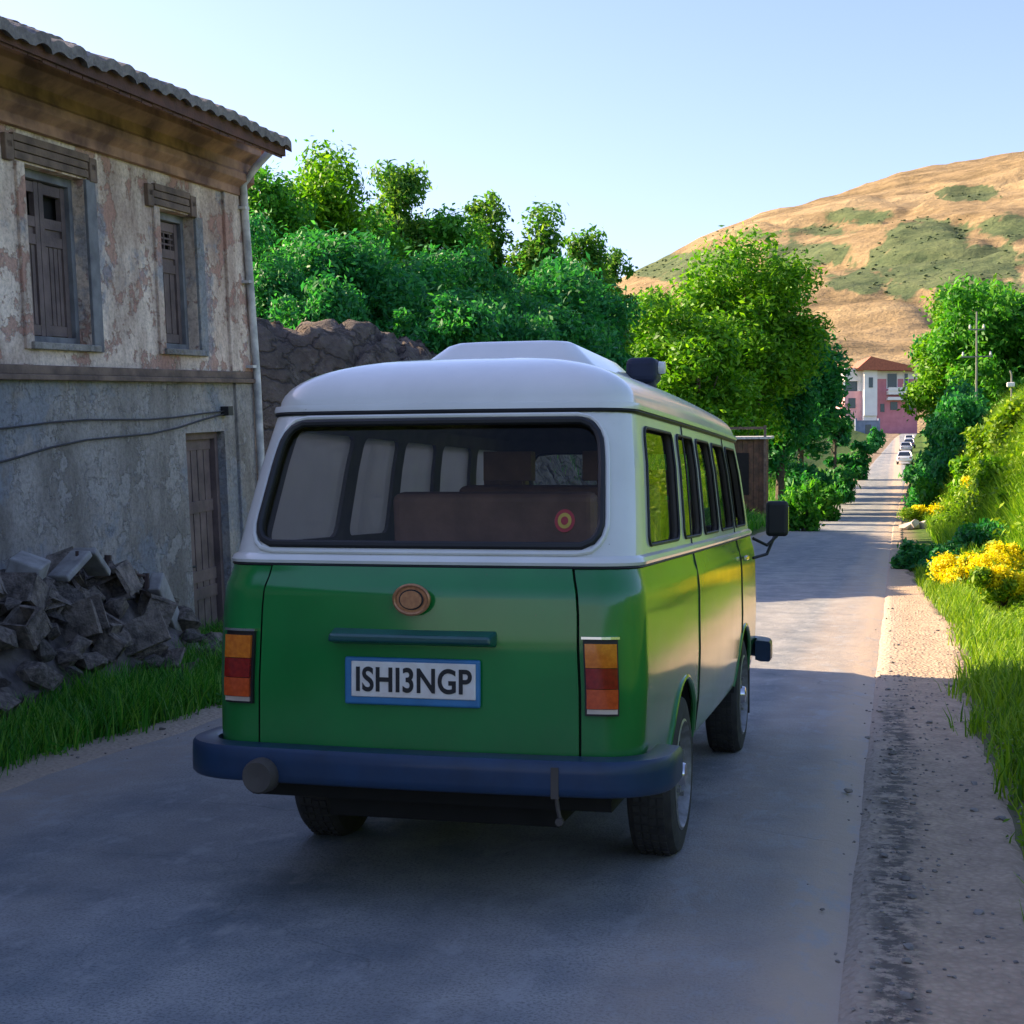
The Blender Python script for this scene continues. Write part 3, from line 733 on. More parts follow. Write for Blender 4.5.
simple('amber', (.75, .20, .01), .18, coat=1, c2=(.6, .13, .005), scale=60)
simple('lens_red', (.33, .012, .006), .15, coat=1, c2=(.2, .006, .004), scale=60)
simple('lens_orange', (.65, .09, .015), .18, coat=1, c2=(.5, .06, .01), scale=60)
simple('lens_clear', (.7, .55, .45), .2, coat=1)
simple('emblem_gold', (.50, .24, .11), .35, metal=.4, c2=(.36, .16, .08), scale=60)
simple('plate_white', (.78, .74, .68), .4, c2=(.70, .62, .55), scale=20)
simple('plate_blue', (.04, .19, .40), .4)
simple('black_ink', (.012, .012, .014), .5)
simple('sticker_red', (.28, .015, .015), .5)
simple('sticker_yellow', (.40, .28, .03), .5)
m, t, b = new_mat('glass')
tr = N(t, 'BsdfTransparent'); tr.inputs[0].default_value = (.93, .95, .93, 1)
gl = N(t, 'BsdfGlossy'); gl.inputs['Roughness'].default_value = .02
fr = N(t, 'Fresnel'); fr.inputs[0].default_value = 1.33
ms = N(t, 'MixShader'); L(t, fr.outputs[0], ms.inputs[0]); L(t, tr.outputs[0], ms.inputs[1]); L(t, gl.outputs[0], ms.inputs[2])
L(t, ms.outputs[0], t.nodes['Material Output'].inputs[0])
m, t, b = new_mat('tan_view_glass')  # pale tan mixed into the panes stands in for the wall seen through
tr = N(t, 'BsdfTransparent'); tr.inputs[0].default_value = (.9, .9, .88, 1)
df = N(t, 'BsdfDiffuse'); L(t, ramp(t, noise(t, coords(t), 2.5, 5), [(.3, (.55, .50, .43)), (.7, (.80, .74, .64))]), df.inputs[0])
tl = N(t, 'BsdfTranslucent'); tl.inputs[0].default_value = (.9, .83, .73, 1)
m1 = N(t, 'MixShader'); m1.inputs[0].default_value = .5; L(t, df.outputs[0], m1.inputs[1]); L(t, tl.outputs[0], m1.inputs[2])
ms = N(t, 'MixShader'); ms.inputs[0].default_value = .55; L(t, tr.outputs[0], ms.inputs[1]); L(t, m1.outputs[0], ms.inputs[2])
L(t, ms.outputs[0], t.nodes['Material Output'].inputs[0])
M = MATS
# road dust and fine wear on the paint
for nm_, z0d, z1d, lo_, hi_ in (('van_green', .40, .85, .16, .008), ('van_white', 1.1, 1.9, .07, .03), ('navy_metal', .42, .56, .10, .04)):
    t = M[nm_].node_tree; b = t.nodes['Principled BSDF']; src = b.inputs['Base Color'].links[0].from_socket
    v = coords(t); sz = N(t, 'SeparateXYZ'); L(t, v, sz.inputs[0])
    mr = N(t, 'MapRange'); L(t, sz.outputs[2], mr.inputs[0]); mr.inputs[1].default_value = z0d; mr.inputs[2].default_value = z1d; mr.inputs[3].default_value = lo_; mr.inputs[4].default_value = hi_
    nz = noise(t, coords(t, (1, 1, .5)), 6, 7, .7); nf = noise(t, v, 70, 3, .7)
    f = math_(t, 'MULTIPLY', mr.outputs[0], math_(t, 'ADD', math_(t, 'MULTIPLY', nz, 1.1), math_(t, 'MULTIPLY', nf, .5)))
    chips = math_(t, 'MULTIPLY', ramp(t, noise(t, v, 38, 5, .75), [(.68, (0, 0, 0)), (.70, (1, 1, 1))]), .5)
    c = mix(t, f, src, (.22, .19, .15)); c = mix(t, chips, c, (.10, .07, .05)); L(t, c, b.inputs['Base Color'])
    L(t, math_(t, 'ADD', b.inputs['Roughness'].default_value, math_(t, 'MULTIPLY', math_(t, 'ADD', f, chips), .6)), b.inputs['Roughness'])
    L(t, math_(t, 'SUBTRACT', b.inputs['Coat Weight'].default_value, math_(t, 'MULTIPLY', f, .8), True), b.inputs['Coat Weight'])
    L(t, math_(t, 'ADD', .05, math_(t, 'MULTIPLY', nz, .12)), b.inputs['Coat Roughness'])
van = empty('minibus', (-1.55, 4.75, 0), 0, 'old green and white minibus with navy bumpers driving away on the road', 'minibus')
_w = ([.3, .42, .55, .75, 1.0, 1.075, 1.105, 1.165, 1.18, 1.3, 1.5, 1.64, 1.70], [.695, .735, .75, .756, .752, .746, .736, .724, .72, .71, .69, .668, .66])
_r = ([.3, .5, .9, 1.075, 1.105, 1.165, 1.3, 1.64, 1.7], [.02, 0, .0, .012, .028, .045, .11, .27, .30])
_f = ([.3, .6, 1.0, 1.165, 1.7], [4.12, 4.22, 4.2, 4.12, 3.84])
_R = ([.3, .9, 1.2, 1.7], [.13, .15, .15, .14])
UA, UC, UL = .6, .29, 3.6
def S(u, z, off=0.0):
    w_ = float(np.interp(z, *_w)); r_ = float(np.interp(z, *_r)); f_ = float(np.interp(z, *_f)); Rc = float(np.interp(z, *_R))
    sg = 1 if u >= 0 else -1; a = abs(u); w_ += off; r_ -= off; f_ += off; Rc += off
    if a < UA:
        k = a / UA; return Vector((sg * k * (w_ - Rc), r_ - .022 * (1 - k * k), z))
    if a < UA + UC:
        th = (a - UA) / UC * math.pi / 2; return Vector((sg * (w_ - Rc + Rc * math.sin(th)), r_ + Rc - Rc * math.cos(th), z))
    if a < UA + UC + UL:
        k = (a - UA - UC) / UL; return Vector((sg * (w_ + .012 * math.sin(math.pi * k)), r_ + Rc + k * (f_ - r_ - 2 * Rc), z))
    a -= UA + UC + UL
    if a < UC:
        th = a / UC * math.pi / 2; return Vector((sg * (w_ - Rc + Rc * math.cos(th)), f_ - Rc + Rc * math.sin(th), z))
    a = min(a - UC, UA); k = 1 - a / UA
    return Vector((sg * k * (w_ - Rc), f_ + .03 * (1 - k * k), z))
UMAX = UA + UC + UL + UC + UA
U1 = UA + UC
def uy(y): return U1 + (y - .31) / (3.80 - .31) * UL
def frange(a, b, n): return [a + (b - a) * k / n for k in range(n + 1)]
def ulist(a, b, d=.05):
    pts = {a, b}
    for c in (-UA, UA, -U1, U1, U1 + UL, -U1 - UL, U1 + UL + UC, -(U1 + UL + UC)):
        if a < c < b: pts.add(c)
    s = sorted(pts); out = []
    for p, q_ in zip(s, s[1:]):
        n = max(1, int((q_ - p) / d)); out += frange(p, q_, n)[:-1]
    return out + [s[-1]]
def patch(mb, u0, u1, zf0, zf1, nz=20, off=0, mi=0, du=.045, flip=False):
    us = ulist(u0, u1, du); g0 = zf0 if callable(zf0) else (lambda u: zf0); g1 = zf1 if callable(zf1) else (lambda u: zf1)
    rows = [[S(u, g0(u) + (g1(u) - g0(u)) * k / nz, off) for u in us] for k in range(nz + 1)]
    mb.grid(rows, mi, flip)
def slabp(mb, u0, u1, z0, z1, o0, o1, mi=0, nz=3, du=.03):
    us = ulist(u0, u1, du)
    A = [[S(u, z, o1) for u in us] for z in frange(z0, z1, nz)]; Bk = [[S(u, z, o0) for u in us] for z in frange(z0, z1, nz)]
    mb.grid(A, mi); mb.grid(Bk, mi, True)
    mb.grid([A[-1], Bk[-1]], mi); mb.grid([Bk[0], A[0]], mi)
    mb.grid([[r[0] for r in Bk], [r[0] for r in A]], mi, True); mb.grid([[r[-1] for r in A], [r[-1] for r in Bk]], mi, True)
def utube(mb, upts, r, off, mi=0, closed=False, n=6):
    mb.tube([S(u, z, off) for u, z in upts], r, mi, n, closed)
def rr_dist(x, z, hx, hz, rr):
    qx, qz = abs(x) - (hx - rr), abs(z) - (hz - rr)
    return math.hypot(max(qx, 0), max(qz, 0)) + min(max(qx, qz), 0) - rr
def contour(hole, angs):
    a, c, z0, z1, rr = hole; cx, cz, hx, hz = (a + c) / 2, (z0 + z1) / 2, (c - a) / 2, (z1 - z0) / 2; out = []
    for t_ in angs:
        dx, dz = math.cos(t_), math.sin(t_); lo_, hi_ = 0, hx + hz
        for _ in range(28):
            m_ = (lo_ + hi_) / 2
            if rr_dist(dx * m_, dz * m_, hx, hz, rr) < 0: lo_ = m_
            else: hi_ = m_
        out.append((cx + dx * lo_, cz + dz * lo_))
    return out
def holed(mb, rect, hole, off=0, mi=0, flip=False, nring=5, mi_l=None):
    u0, u1, z0, z1 = rect; a, c, h0, h1, rr = hole; cx, cz = (a + c) / 2, (h0 + h1) / 2
    angs = [2 * math.pi * k / 120 for k in range(120)]
    for X_, Z_ in ((u0, z0), (u1, z0), (u1, z1), (u0, z1)): angs.append(math.atan2(Z_ - cz, X_ - cx) % (2 * math.pi))
    # concentrate angles near the hole's corners
    for X_, Z_ in ((a, h0), (c, h0), (c, h1), (a, h1)):
        t0_ = math.atan2(Z_ - cz, X_ - cx) % (2 * math.pi); angs += [(t0_ + d_) % (2 * math.pi) for d_ in (-.06, -.03, 0, .03, .06)]
    angs = sorted(set(angs)); ic = contour(hole, angs); oc = []
    for t_ in angs:
        dx, dz = math.cos(t_), math.sin(t_)
        k = min(((u1 if dx > 0 else u0) - cx) / dx if abs(dx) > 1e-9 else 1e9, ((z1 if dz > 0 else z0) - cz) / dz if abs(dz) > 1e-9 else 1e9)
        oc.append((cx + dx * k, cz + dz * k))
    rows = []
    for k in range(nring + 1):
        f = k / nring; row = [S(p[0] + (q_[0] - p[0]) * f, p[1] + (q_[1] - p[1]) * f, off) for p, q_ in zip(ic, oc)]; rows.append(row + [row[0]])
    mb.grid(rows, mi, not flip)
    # inner reveal
    if mi_l is not None:
        r0 = [S(p[0], p[1], off) for p in ic]; r1 = [S(p[0], p[1], off - .03) for p in ic]
        mb.grid([r0 + [r0[0]], r1 + [r1[0]]], mi_l)
    return ic
def pane(mb, hole, off, mi=0):
    angs = [2 * math.pi * k / 72 for k in range(72)]; ic = contour(hole, angs); a, c, z0, z1, rr = hole; cx, cz = (a + c) / 2, (z0 + z1) / 2
    rows = []
    for k in range(1, 7):
        f = k / 6; row = [S(cx + (p[0] - cx) * f, cz + (p[1] - cz) * f, off) for p in ic]; rows.append(row + [row[0]])
    mb.grid(rows, mi, True)
    o = len(mb.v); mb.add([S(cx, cz, off)] + rows[0][:-1], [(0, 1 + k, 1 + (k + 1) % 72) for k in range(72)], mi)
ZW, ZG = 1.165, 1.695
HW, HZ0, HZ1 = .655, 1.222, 1.645
rear_hole = (-HW, HW, HZ0, HZ1, .085)
side_ws = [(.46, 1.12), (1.25, 1.73), (1.84, 2.34), (2.45, 2.98), (3.10, 3.62)]
bounds = [uy(.42), uy(1.185), uy(1.785), uy(2.395), uy(3.04), U1 + UL + .0]
ub = MB()
holed(ub, (-U1 * .94, U1 * .94, ZW, ZG), rear_hole, 0, 0, mi_l=1)
holed(ub, (-U1 * .94, U1 * .94, ZW, ZG), rear_hole, -.03, 1, flip=True)
patch(ub, U1 * .94, bounds[0], ZW, ZG, 16); patch(ub, -bounds[0], -U1 * .94, ZW, ZG, 16)
patch(ub, U1 * .94, bounds[0], ZW, ZG, 16, -.03, 1, flip=True); patch(ub, -bounds[0], -U1 * .94, ZW, ZG, 16, -.03, 1, flip=True)
shole = []
for k, (y0_, y1_) in enumerate(side_ws):
    hz0, hz1 = 1.215, 1.632
    shole.append((uy(y0_), uy(y1_), hz0, hz1, .045))
for k, hl_ in enumerate(shole):
    for sg in (1, -1):
        rect = (bounds[k], bounds[k + 1], ZW, ZG) if sg > 0 else (-bounds[k + 1], -bounds[k], ZW, ZG)
        hole = hl_ if sg > 0 else (-hl_[1], -hl_[0], *hl_[2:])
        holed(ub, rect, hole, 0, 0, mi_l=1); holed(ub, rect, hole, -.03, 1, flip=True)
# front: windscreen each half
fh = None
UF0 = U1 + UL
def Sf(u, z, off=0):  # front face, u measured from the front centre (right positive)
    return _S((UMAX - abs(u)) * (1 if u >= 0 else -1), z, off)
_S = S
def front_S():
    global S
    S = lambda u, z, off=0.0: Sf(-u, z, off)
front_S()
fr_hole = (-.62, .62, 1.19, 1.63, .09)
holed(ub, (-(UA + UC), UA + UC, ZW, ZG), fr_hole, 0, 0, mi_l=1); holed(ub, (-(UA + UC), UA + UC, ZW, ZG), fr_hole, -.03, 1, flip=True)
wsp = MB(); pane(wsp, fr_hole, -.012); wss = MB()
utube(wss, contour(fr_hole, [2 * math.pi * k / 72 for k in range(72)]), .012, .002, closed=True)
S = _S
upper = ub.build('upper_body', [M['van_white'], M['liner']], van, smooth=True, angle=50)
wo_ = wsp.build('windscreen', M['glass'], van, smooth=True); wss.build('seal', M['rubber'], wo_, smooth=True)

# lower body
WR, WF, WZ, TR = 1.02, 3.37, .31, .31
def zb(u):
    p = S(u, .5); y = p.y; z = .40 if U1 < abs(u) < U1 + UL else .46
    for c in (WR, WF):
        d = abs(y - c)
        if d < .375: z = max(z, WZ + math.sqrt(.375 ** 2 - d * d))
    return z
lb = MB()
for sg in (1, -1):
    a, c = .553, UMAX
    patch(lb, a if sg > 0 else -c, c if sg > 0 else -a, zb, ZW, 26, 0, 0, .022)
patch(lb, -(UA + .03), UA + .03, .44, ZW, 10, -.02, 1)
# arch inner wells
for sg in (1, -1):
    for c in (WR, WF):
        arc = [(c + .375 * math.cos(t_), WZ + .375 * math.sin(t_)) for t_ in frange(0.15, math.pi - .15, 20)]
        lb.grid([[(sg * .74, y_, z_) for y_, z_ in arc], [(sg * .46, y_, z_) for y_, z_ in arc]], 1)
        lb.add([(sg * .46, y_, z_) for y_, z_ in arc], [tuple(range(len(arc)))], 1)
lower = lb.build('lower_body', [M['van_green'], M['underbody']], van, smooth=True, angle=50)
# arch lips
for sg in (1, -1):
    for c in (WR, WF):
        al = MB(); al.tube([(sg * (np.interp(WZ + .375 * math.sin(t_), *_w) + .004), c + .375 * math.cos(t_), WZ + .375 * math.sin(t_)) for t_ in frange(.24, math.pi - .24, 24)], .012, n=8)
        al.build('arch_lip', M['van_green'], van, smooth=True)
# tailgate
tg = MB(); patch(tg, -.545, .545, .50, ZW - .008, 30, .005, 0, .03)
us_ = ulist(-.545, .545, .03)
tg.grid([[S(u, .50, .005) for u in us_], [S(u, .50, -.02) for u in us_]])
for u in (-.545, .545):
    tg.grid([[S(u, z, .005) for z in frange(.5, ZW - .008, 30)], [S(u, z, -.02) for z in frange(.5, ZW - .008, 30)]])
gate = tg.build('tailgate', M['van_green'], van, smooth=True, angle=50)
# waist moulding, gutter, gaps
wm = MB(); 
allu = ulist(-UMAX, UMAX, .05)
wm.grid([[S(u, z, o) for u in allu] for z, o in ((1.160, -.005), (1.158, .010), (1.168, .016), (1.182, .014), (1.19, .0))])
wm.build('waist_trim', M['van_white'], van, smooth=True)
gd = MB(); gd.tube([S(u, 1.152, .003) for u in allu[:-1]], .005, n=6, closed=True); gd.tube([S(u, 1.682, .004) for u in allu[:-1]], .009, n=6, closed=True)
gd.build('body_seam', M['rubber'], van, smooth=True)
gt = MB(); gt.grid([[S(u, z, o) for u in allu] for z, o in ((1.690, -.01), (1.688, .016), (1.698, .020), (1.710, .017), (1.711, .010), (1.704, .007), (1.705, -.005))])
gt.build('gutter', M['van_white'], van, smooth=True, angle=60)
# roof
rfm = MB(); rows = []; yc = 2.07
for k in range(15):
    ph = math.pi / 2 * k / 14; sx_ = max(math.cos(ph), 0) ** .85; ins = .66 * (1 - sx_); zz_ = 1.703 + .228 * math.sin(ph) ** .95
    sy_ = 1 - ins / 1.77
    row = []
    for u in allu:
        p = S(u, 1.70, 0.0); row.append(Vector((p.x * sx_, yc + (p.y - yc) * sy_, zz_ - .02 * (abs(p.y - yc) / 1.9) ** 2 * math.sin(ph))))
    rows.append(row)
rfm.grid(rows); rfm.grid([[v_ - Vector((0, 0, .03)) for v_ in r_] for r_ in rows], 1, True)
rfm.build('roof', [M['van_white'], M['liner']], van, smooth=True, angle=60)
# raised hatch on the roof
rh = MB(); rows = []
def rrect(hx, y0_, y1_, rr, z, n=6):
    out = []
    for cx, cy, a0 in ((hx - rr, y1_ - rr, 0), (-hx + rr, y1_ - rr, 90), (-hx + rr, y0_ + rr, 180), (hx - rr, y0_ + rr, 270)):
        for k in range(n + 1):
            t_ = R(a0 + 90 * k / n); out.append(Vector((cx + rr * math.cos(t_), cy + rr * math.sin(t_), z)))
    return out + [out[0]]
for (e_, z) in ((0, 1.84), (0.0, 1.895), (.008, 1.905), (.012, 1.91), (.13, 2.022), (.16, 2.036), (.20, 2.042)):
    rows.append(rrect(.41 - e_, 1.25 + e_, 2.6 - e_, .08, z))
rh.grid(rows); rh.add(rows[-1][:-1], [tuple(range(len(rows[-1]) - 1))])
rho = rh.build('roof_hatch', M['van_white'], van, smooth=True, angle=40); rho.location.x = -.045
hs = MB(); hs.tube(rrect(.415, 1.245, 2.605, .08, 1.892)[:-1], .008, closed=True, n=6); hs.build('seal', M['rubber'], rho, smooth=True)
rl_ = MB(); rl_.box((.36, 2.45, 1.985), (.15, .18, .12)); rl_.box((.37, 2.45, 1.93), (.10, .12, .12)); ro_ = rl_.build('roof_lamp', M['navy_matt'], van, bevel=.03, seg=3)
rc = MB(); rc.lathe([(-.0, .03), (.03, .028), (.035, .0), (-.0, .0)], 0, 20, 'x', (.435, 2.45, 2.0)); rc.build('lamp_cap', M['van_white'], ro_, smooth=True)

# windows
gmb = MB(); pane(gmb, rear_hole, -.014); rw = gmb.build('rear_window', M['glass'], van, smooth=True)
angs72 = [2 * math.pi * k / 144 for k in range(144)]
sb_ = MB(); utube(sb_, contour(rear_hole, angs72), .014, .002, closed=True, n=8); sb_.build('seal', M['rubber'], rw, smooth=True)
h2 = (-HW - .024, HW + .024, HZ0 - .024, HZ1 + .02, .105)
sb_ = MB(); utube(sb_, contour(h2, angs72), .009, .004, closed=True, n=8); sb_.build('window_moulding', M['van_white'], rw, smooth=True)
sb_ = MB()
c_ = S(.515, 1.305, -.008); 
for r_, mi_, d_ in ((.038, 0, 0), (.026, 1, .001), (.014, 0, .002)):
    ring = [S(.515 + r_ * math.cos(t_) * .95, 1.305 + r_ * math.sin(t_), -.011 + d_ + .003) for t_ in frange(0, 2 * math.pi, 24)[:-1]]
    sb_.add(ring, [tuple(range(24))], mi_)
sb_.build('round_sticker', [M['sticker_red'], M['sticker_yellow']], rw)
for k, hl_ in enumerate(shole):
    for sg in (1, -1):
        hole = hl_ if sg > 0 else (-hl_[1], -hl_[0], *hl_[2:])
        gmb = MB()
        if not (k == 4 and sg > 0): pane(gmb, hole, -.014)
        else: pane(gmb, (hole[0], hole[1], 1.215, 1.26, .02), -.014)
        sw = gmb.build('side_window', M['glass'] if sg > 0 else M['tan_view_glass'], van, smooth=True)
        ss_ = MB(); utube(ss_, contour(hole, angs72), .006, .003, closed=True, n=6); ss_.build('seal', M['rubber'], sw, smooth=True)
        if False:
            um = (hole[0] + hole[1]) / 2; bar = MB(); utube(bar, [(um, z) for z in frange(1.22, 1.63, 8)], .009, -.01); bar.build('window_bar', M['rubber'], sw, smooth=True)
# door seams
for sg in (1, -1):
    for yy_ in (1.44, 3.03):
        ds = MB(); utube(ds, [(sg * uy(yy_), z) for z in frange(.42 if yy_ < 2 else .42, 1.68, 30)], .004, .001); ds.build('door_seam', M['rubber'], van, smooth=True)
    hd = MB(); p = S(sg * uy(3.13), 1.05, .02); hd.box(p, (.02, .12, .025)); hd.build('door_handle', M['chrome'], van, bevel=.006)
# tail lamps
for sg in (1, -1):
    def sl(mb, u0, u1, z0, z1, o0, o1):
        slabp(mb, min(sg * u0, sg * u1), max(sg * u0, sg * u1), z0, z1, o0, o1)
    hb = MB(); sl(hb, .568, .69, .678, .925, -.01, .018); lm = hb.build('tail_lamp', M['black_ink'], van)
    for (z0_, z1_, mt) in ((.835, .912, 'amber'), (.768, .833, 'lens_red'), (.703, .766, 'lens_orange'), (.686, .701, 'lens_clear')):
        lb_ = MB(); sl(lb_, .576, .682, z0_, z1_, .0, .031 if mt != 'lens_clear' else .026); lb_.build('lens', M[mt], lm, smooth=True, angle=40)
    lb_ = MB(); sl(lb_, .564, .694, .926, .934, -.01, .026); lb_.build('lamp_trim', M['chrome'], lm)
# emblem, trim bar, plate
em = MB()
for (r_, d0, mi_) in ((1.0, .012, 0), (.74, .018, 1), (.64, .024, 0)):
    ring = [Vector((.058 * r_ * math.cos(t_), -.03 - d0, 1.045 + .046 * r_ * math.sin(t_))) for t_ in frange(0, 2 * math.pi, 32)[:-1]]
    back = [v_ + Vector((0, .03, 0)) for v_ in ring]
    em.grid([back + [back[0]], ring + [ring[0]]], 0); em.add(ring, [tuple(range(32))], mi_)
em.tube([Vector((.06 * math.cos(t_), -.046, 1.045 + .048 * math.sin(t_))) for t_ in frange(0, 2 * math.pi, 40)[:-1]], .006, closed=True, n=6)
em.build('emblem', [M['emblem_gold'], M['rubber']], gate, smooth=True, angle=30)
tb = MB(); tb.add([(-.285, -.015, .945), (.285, -.015, .945), (.285, -.015, .89), (-.285, -.015, .89), (-.275, -.085, .93), (.275, -.085, .93), (.282, -.085, .905), (-.282, -.085, .905)],
                  [(0, 1, 5, 4), (4, 5, 6, 7), (7, 6, 2, 3), (0, 4, 7, 3), (1, 2, 6, 5)])
tb.build('trim_bar', M['teal_trim'], gate, bevel=.008, seg=3)
pf = MB(); pf.box((.0, -.038, .772), (.47, .018, .158)); po = pf.build('number_plate', M['plate_blue'], gate, bevel=.008, seg=3)
pw = MB(); pw.box((.006, -.048, .779), (.43, .008, .118)); pw.build('plate_face', M['plate_white'], po, bevel=.003)
cu = bpy.data.curves.new('plate_text', 'FONT'); cu.body = 'ISHI3NGP'; cu.size = .112; cu.extrude = .001; cu.offset = .0024; cu.align_x = 'CENTER'; cu.space_character = 1.04
to = bpy.data.objects.new('tmp_text', cu); COL.objects.link(to); bpy.context.view_layer.update()
tm = bpy.data.meshes.new_from_object(to.evaluated_get(bpy.context.evaluated_depsgraph_get()))
bpy.data.objects.remove(to); tm.materials.clear(); tm.materials.append(M['black_ink'])
xs_ = [v_.co.x for v_ in tm.vertices]; kx = .40 / (max(xs_) - min(xs_))
for v_ in tm.vertices:
    x, y, z = v_.co; v_.co = (x * kx + .006, -.0535 - z, y * 1.0 + .741)
tx = bpy.data.objects.new('plate_lettering', tm); COL.objects.link(tx); tx.parent = po
# bumpers
def bumper(back=True):
    mb = MB(); u_end = U1 + .13
    prof_ = [(.03, .430), (.078, .430), (.086, .438), (.088, .46), (.088, .50), (.087, .532), (.078, .545), (.01, .550), (.0, .545), (.0, .44)]
    us = ulist(-u_end, u_end, .03); rows = []
    for o_, z_ in prof_ + [prof_[0]]:
        rows.append([(S(u, .5, .02 + o_) if back else Sf(-u, .5, .02 + o_)) + Vector((0, 0, z_ - .5)) for u in us])
    mb.grid(rows)
    for e_ in (0, -1): mb.add([r_[e_] for r_ in rows[:-1]], [tuple(range(len(prof_)))])
    return mb.build('bumper', M['navy_metal'], van, smooth=True, angle=50)
rb = bumper(True); bumper(False)
fg = MB(); fg.lathe([(-.01, .0), (-.015, .05), (.0, .058), (.05, .06), (.09, .045), (.10, 0)], 0, 24, 'y', (-.50, -.15, .455), closed=False); fg.box((-.50, -.06, .46), (.05, .08, .07))
fg.build('rear_fog_lamp', M['liner'], rb, smooth=True)
bk = MB(); bk.box((.50, -.108, .475), (.025, .02, .10)); bk.tube([(.50, -.09, .43), (.505, -.09, .39), (.513, -.09, .355)], .007, n=6); bk.lathe([(0, .013), (.02, .013), (.02, 0), (0, 0)], 0, 10, 'y', (.513, -.11, .35))
bk.build('tow_bracket', M['liner'], rb)
# wheels
def wheel(x, y, sg):
    wh = MB(); tw = .085
    tp = [(-tw, .205), (-tw - .006, .25), (-tw + .004, .292), (-tw + .03, .309), (tw - .03, .309), (tw - .004, .292), (tw + .006, .25), (tw, .205), (tw - .03, .20), (-tw + .03, .20)]
    wh.lathe(tp, 0, 64)
    for k in range(48):
        t_ = 2 * math.pi * k / 48
        for xx in (-.045, -.015, .015, .045):
            wh.box((xx, (.3105) * math.cos(t_ + (.03 if xx > 0 else 0)), (.3105) * math.sin(t_ + (.03 if xx > 0 else 0))), (.022, .007, .026), 0, Matrix.Rotation(t_ + (.03 if xx > 0 else 0), 3, 'X'))
    ty = wh.build('tyre', M['tyre'], None, smooth=True, angle=40)
    rm = MB(); rm.lathe([(sg * .088, .213), (sg * .092, .203), (sg * .07, .192), (sg * .045, .185), (sg * .03, .16), (sg * .055, .12), (sg * .07, .09), (sg * .075, .06), (sg * .07, .0)], 0, 48, closed=False)
    rm.lathe([(sg * .086, .213), (-sg * .08, .205)], 0, 48, closed=False)
    for k in range(12):
        t_ = 2 * math.pi * k / 12; rm.box((sg * .038, .165 * math.cos(t_), .165 * math.sin(t_)), (.03, .035, .022), 1, Matrix.Rotation(t_, 3, 'X'))
    for k in range(5):
        t_ = 2 * math.pi * k / 5; rm.box((sg * .077, .085 * math.cos(t_), .085 * math.sin(t_)), (.02, .016, .016), 0)
    wo = bpy.data.objects.new('wheel', None); COL.objects.link(wo); wo.parent = van; wo.location = (x, y, .31)
    ty.parent = wo; ro = rm.build('rim', [M['rim'], M['underbody']], wo, smooth=True, angle=40)
    hc = MB(); hc.lathe([(sg * .07, .05), (sg * .098, .042), (sg * .105, .0)], 0, 24, closed=False); hc.build('hubcap', M['chrome'], wo, smooth=True)
for y in (WR, WF):
    for sg in (1, -1): wheel(sg * .665, y, sg)
# underbody, axle, exhaust
un = MB(); un.bx(-.64, .64, .12, 4.05, .34, .46); un.bx(-.42, .42, .3, 3.6, .24, .42); un.tube([(-.66, WR, .31), (.66, WR, .31)], .045, n=12); un.lathe([(-.12, .05), (-.05, .12), (.05, .12), (.12, .05)], 0, 20, 'x', (0, WR, .31), closed=False)  # underfloor boxes enlarged to deepen the shadow beneath the van
un.tube([(-.66, WF, .31), (.66, WF, .31)], .035, n=10)
for sx_ in (-.4, .4): un.box((sx_, WR, .33), (.06, 1.1, .03))
un.build('chassis', M['underbody'], van)
ex_ = MB(); ex_.tube([(.30, 2.0, .3), (.30, .9, .28), (.28, .6, .30), (.28, .5, .30)], .025, n=12); ex_.lathe([(-.2, .0), (-.2, .07), (.2, .07), (.2, 0)], 0, 20, 'y', (.30, .65, .29), closed=False)
ex_.build('exhaust', M['rim'], van, smooth=True)
for sg in (1, -1):
    mf = MB(); mf.box((sg * .66, WF + .43, .30), (.17, .012, .30)); mf.build('mudflap', M['rubber'], van)
# interior
fl = MB(); fl.bx(-.70, .70, .1, 3.95, .47, .50); fl.build('cabin_floor', M['liner'], van)
def seat(x, y, wd, top, head=True, rows_=1):
    sm = MB(); sm.box((x, y + .24, .80), (wd, .46, .12)); sm.box((x, y, (.84 + top) / 2), (wd, .11, top - .84), 0, Matrix.Rotation(R(6), 3, 'X')); sm.box((x, y + .24, .62), (wd * .8, .3, .26))
    so_ = sm.build('seat', M['seat_brown'], van, bevel=.03, seg=3)
    if head:
        for hx in ([x] if wd < .7 else [x - wd / 4, x + wd / 4]):
            hm_ = MB(); hm_.box((hx, y - .02, top + .085), (.22, .08, .13)); hm_.tube([(hx - .05, y, top - .02), (hx - .05, y, top + .05)], .008); hm_.tube([(hx + .05, y, top - .02), (hx + .05, y, top + .05)], .008)
            hm_.build('headrest', M['seat_brown'], so_, bevel=.028, seg=3)
seat(.05, .85, .80, 1.40, False); seat(.1, 1.75, .9, 1.43, True); seat(-.40, 2.75, .48, 1.36); seat(.36, 2.75, .48, 1.36)
ds = MB(); ds.box((0, 3.72, 1.05), (1.3, .32, .22)); ds.build('dashboard', M['liner'], van, bevel=.03)
st = MB(); c0 = Vector((-.38, 3.42, 1.14)); rot = Matrix.Rotation(R(-35), 3, 'X')
st.tube([c0 + rot @ Vector((.19 * math.cos(t_), 0, .19 * math.sin(t_))) for t_ in frange(0, 2 * math.pi, 36)[:-1]], .013, closed=True, n=8)
st.tube([c0 + rot @ Vector((-.19, 0, 0)), c0, c0 + rot @ Vector((.19, 0, 0))], .01); st.tube([c0, c0 + rot @ Vector((0, .35, 0))], .02)
st.build('steering_wheel', M['rubber'], van, smooth=True)
ir = MB(); ir.box((0, 3.55, 1.57), (.22, .02, .06)); ir.build('rear_view_mirror', M['rubber'], van, bevel=.008)
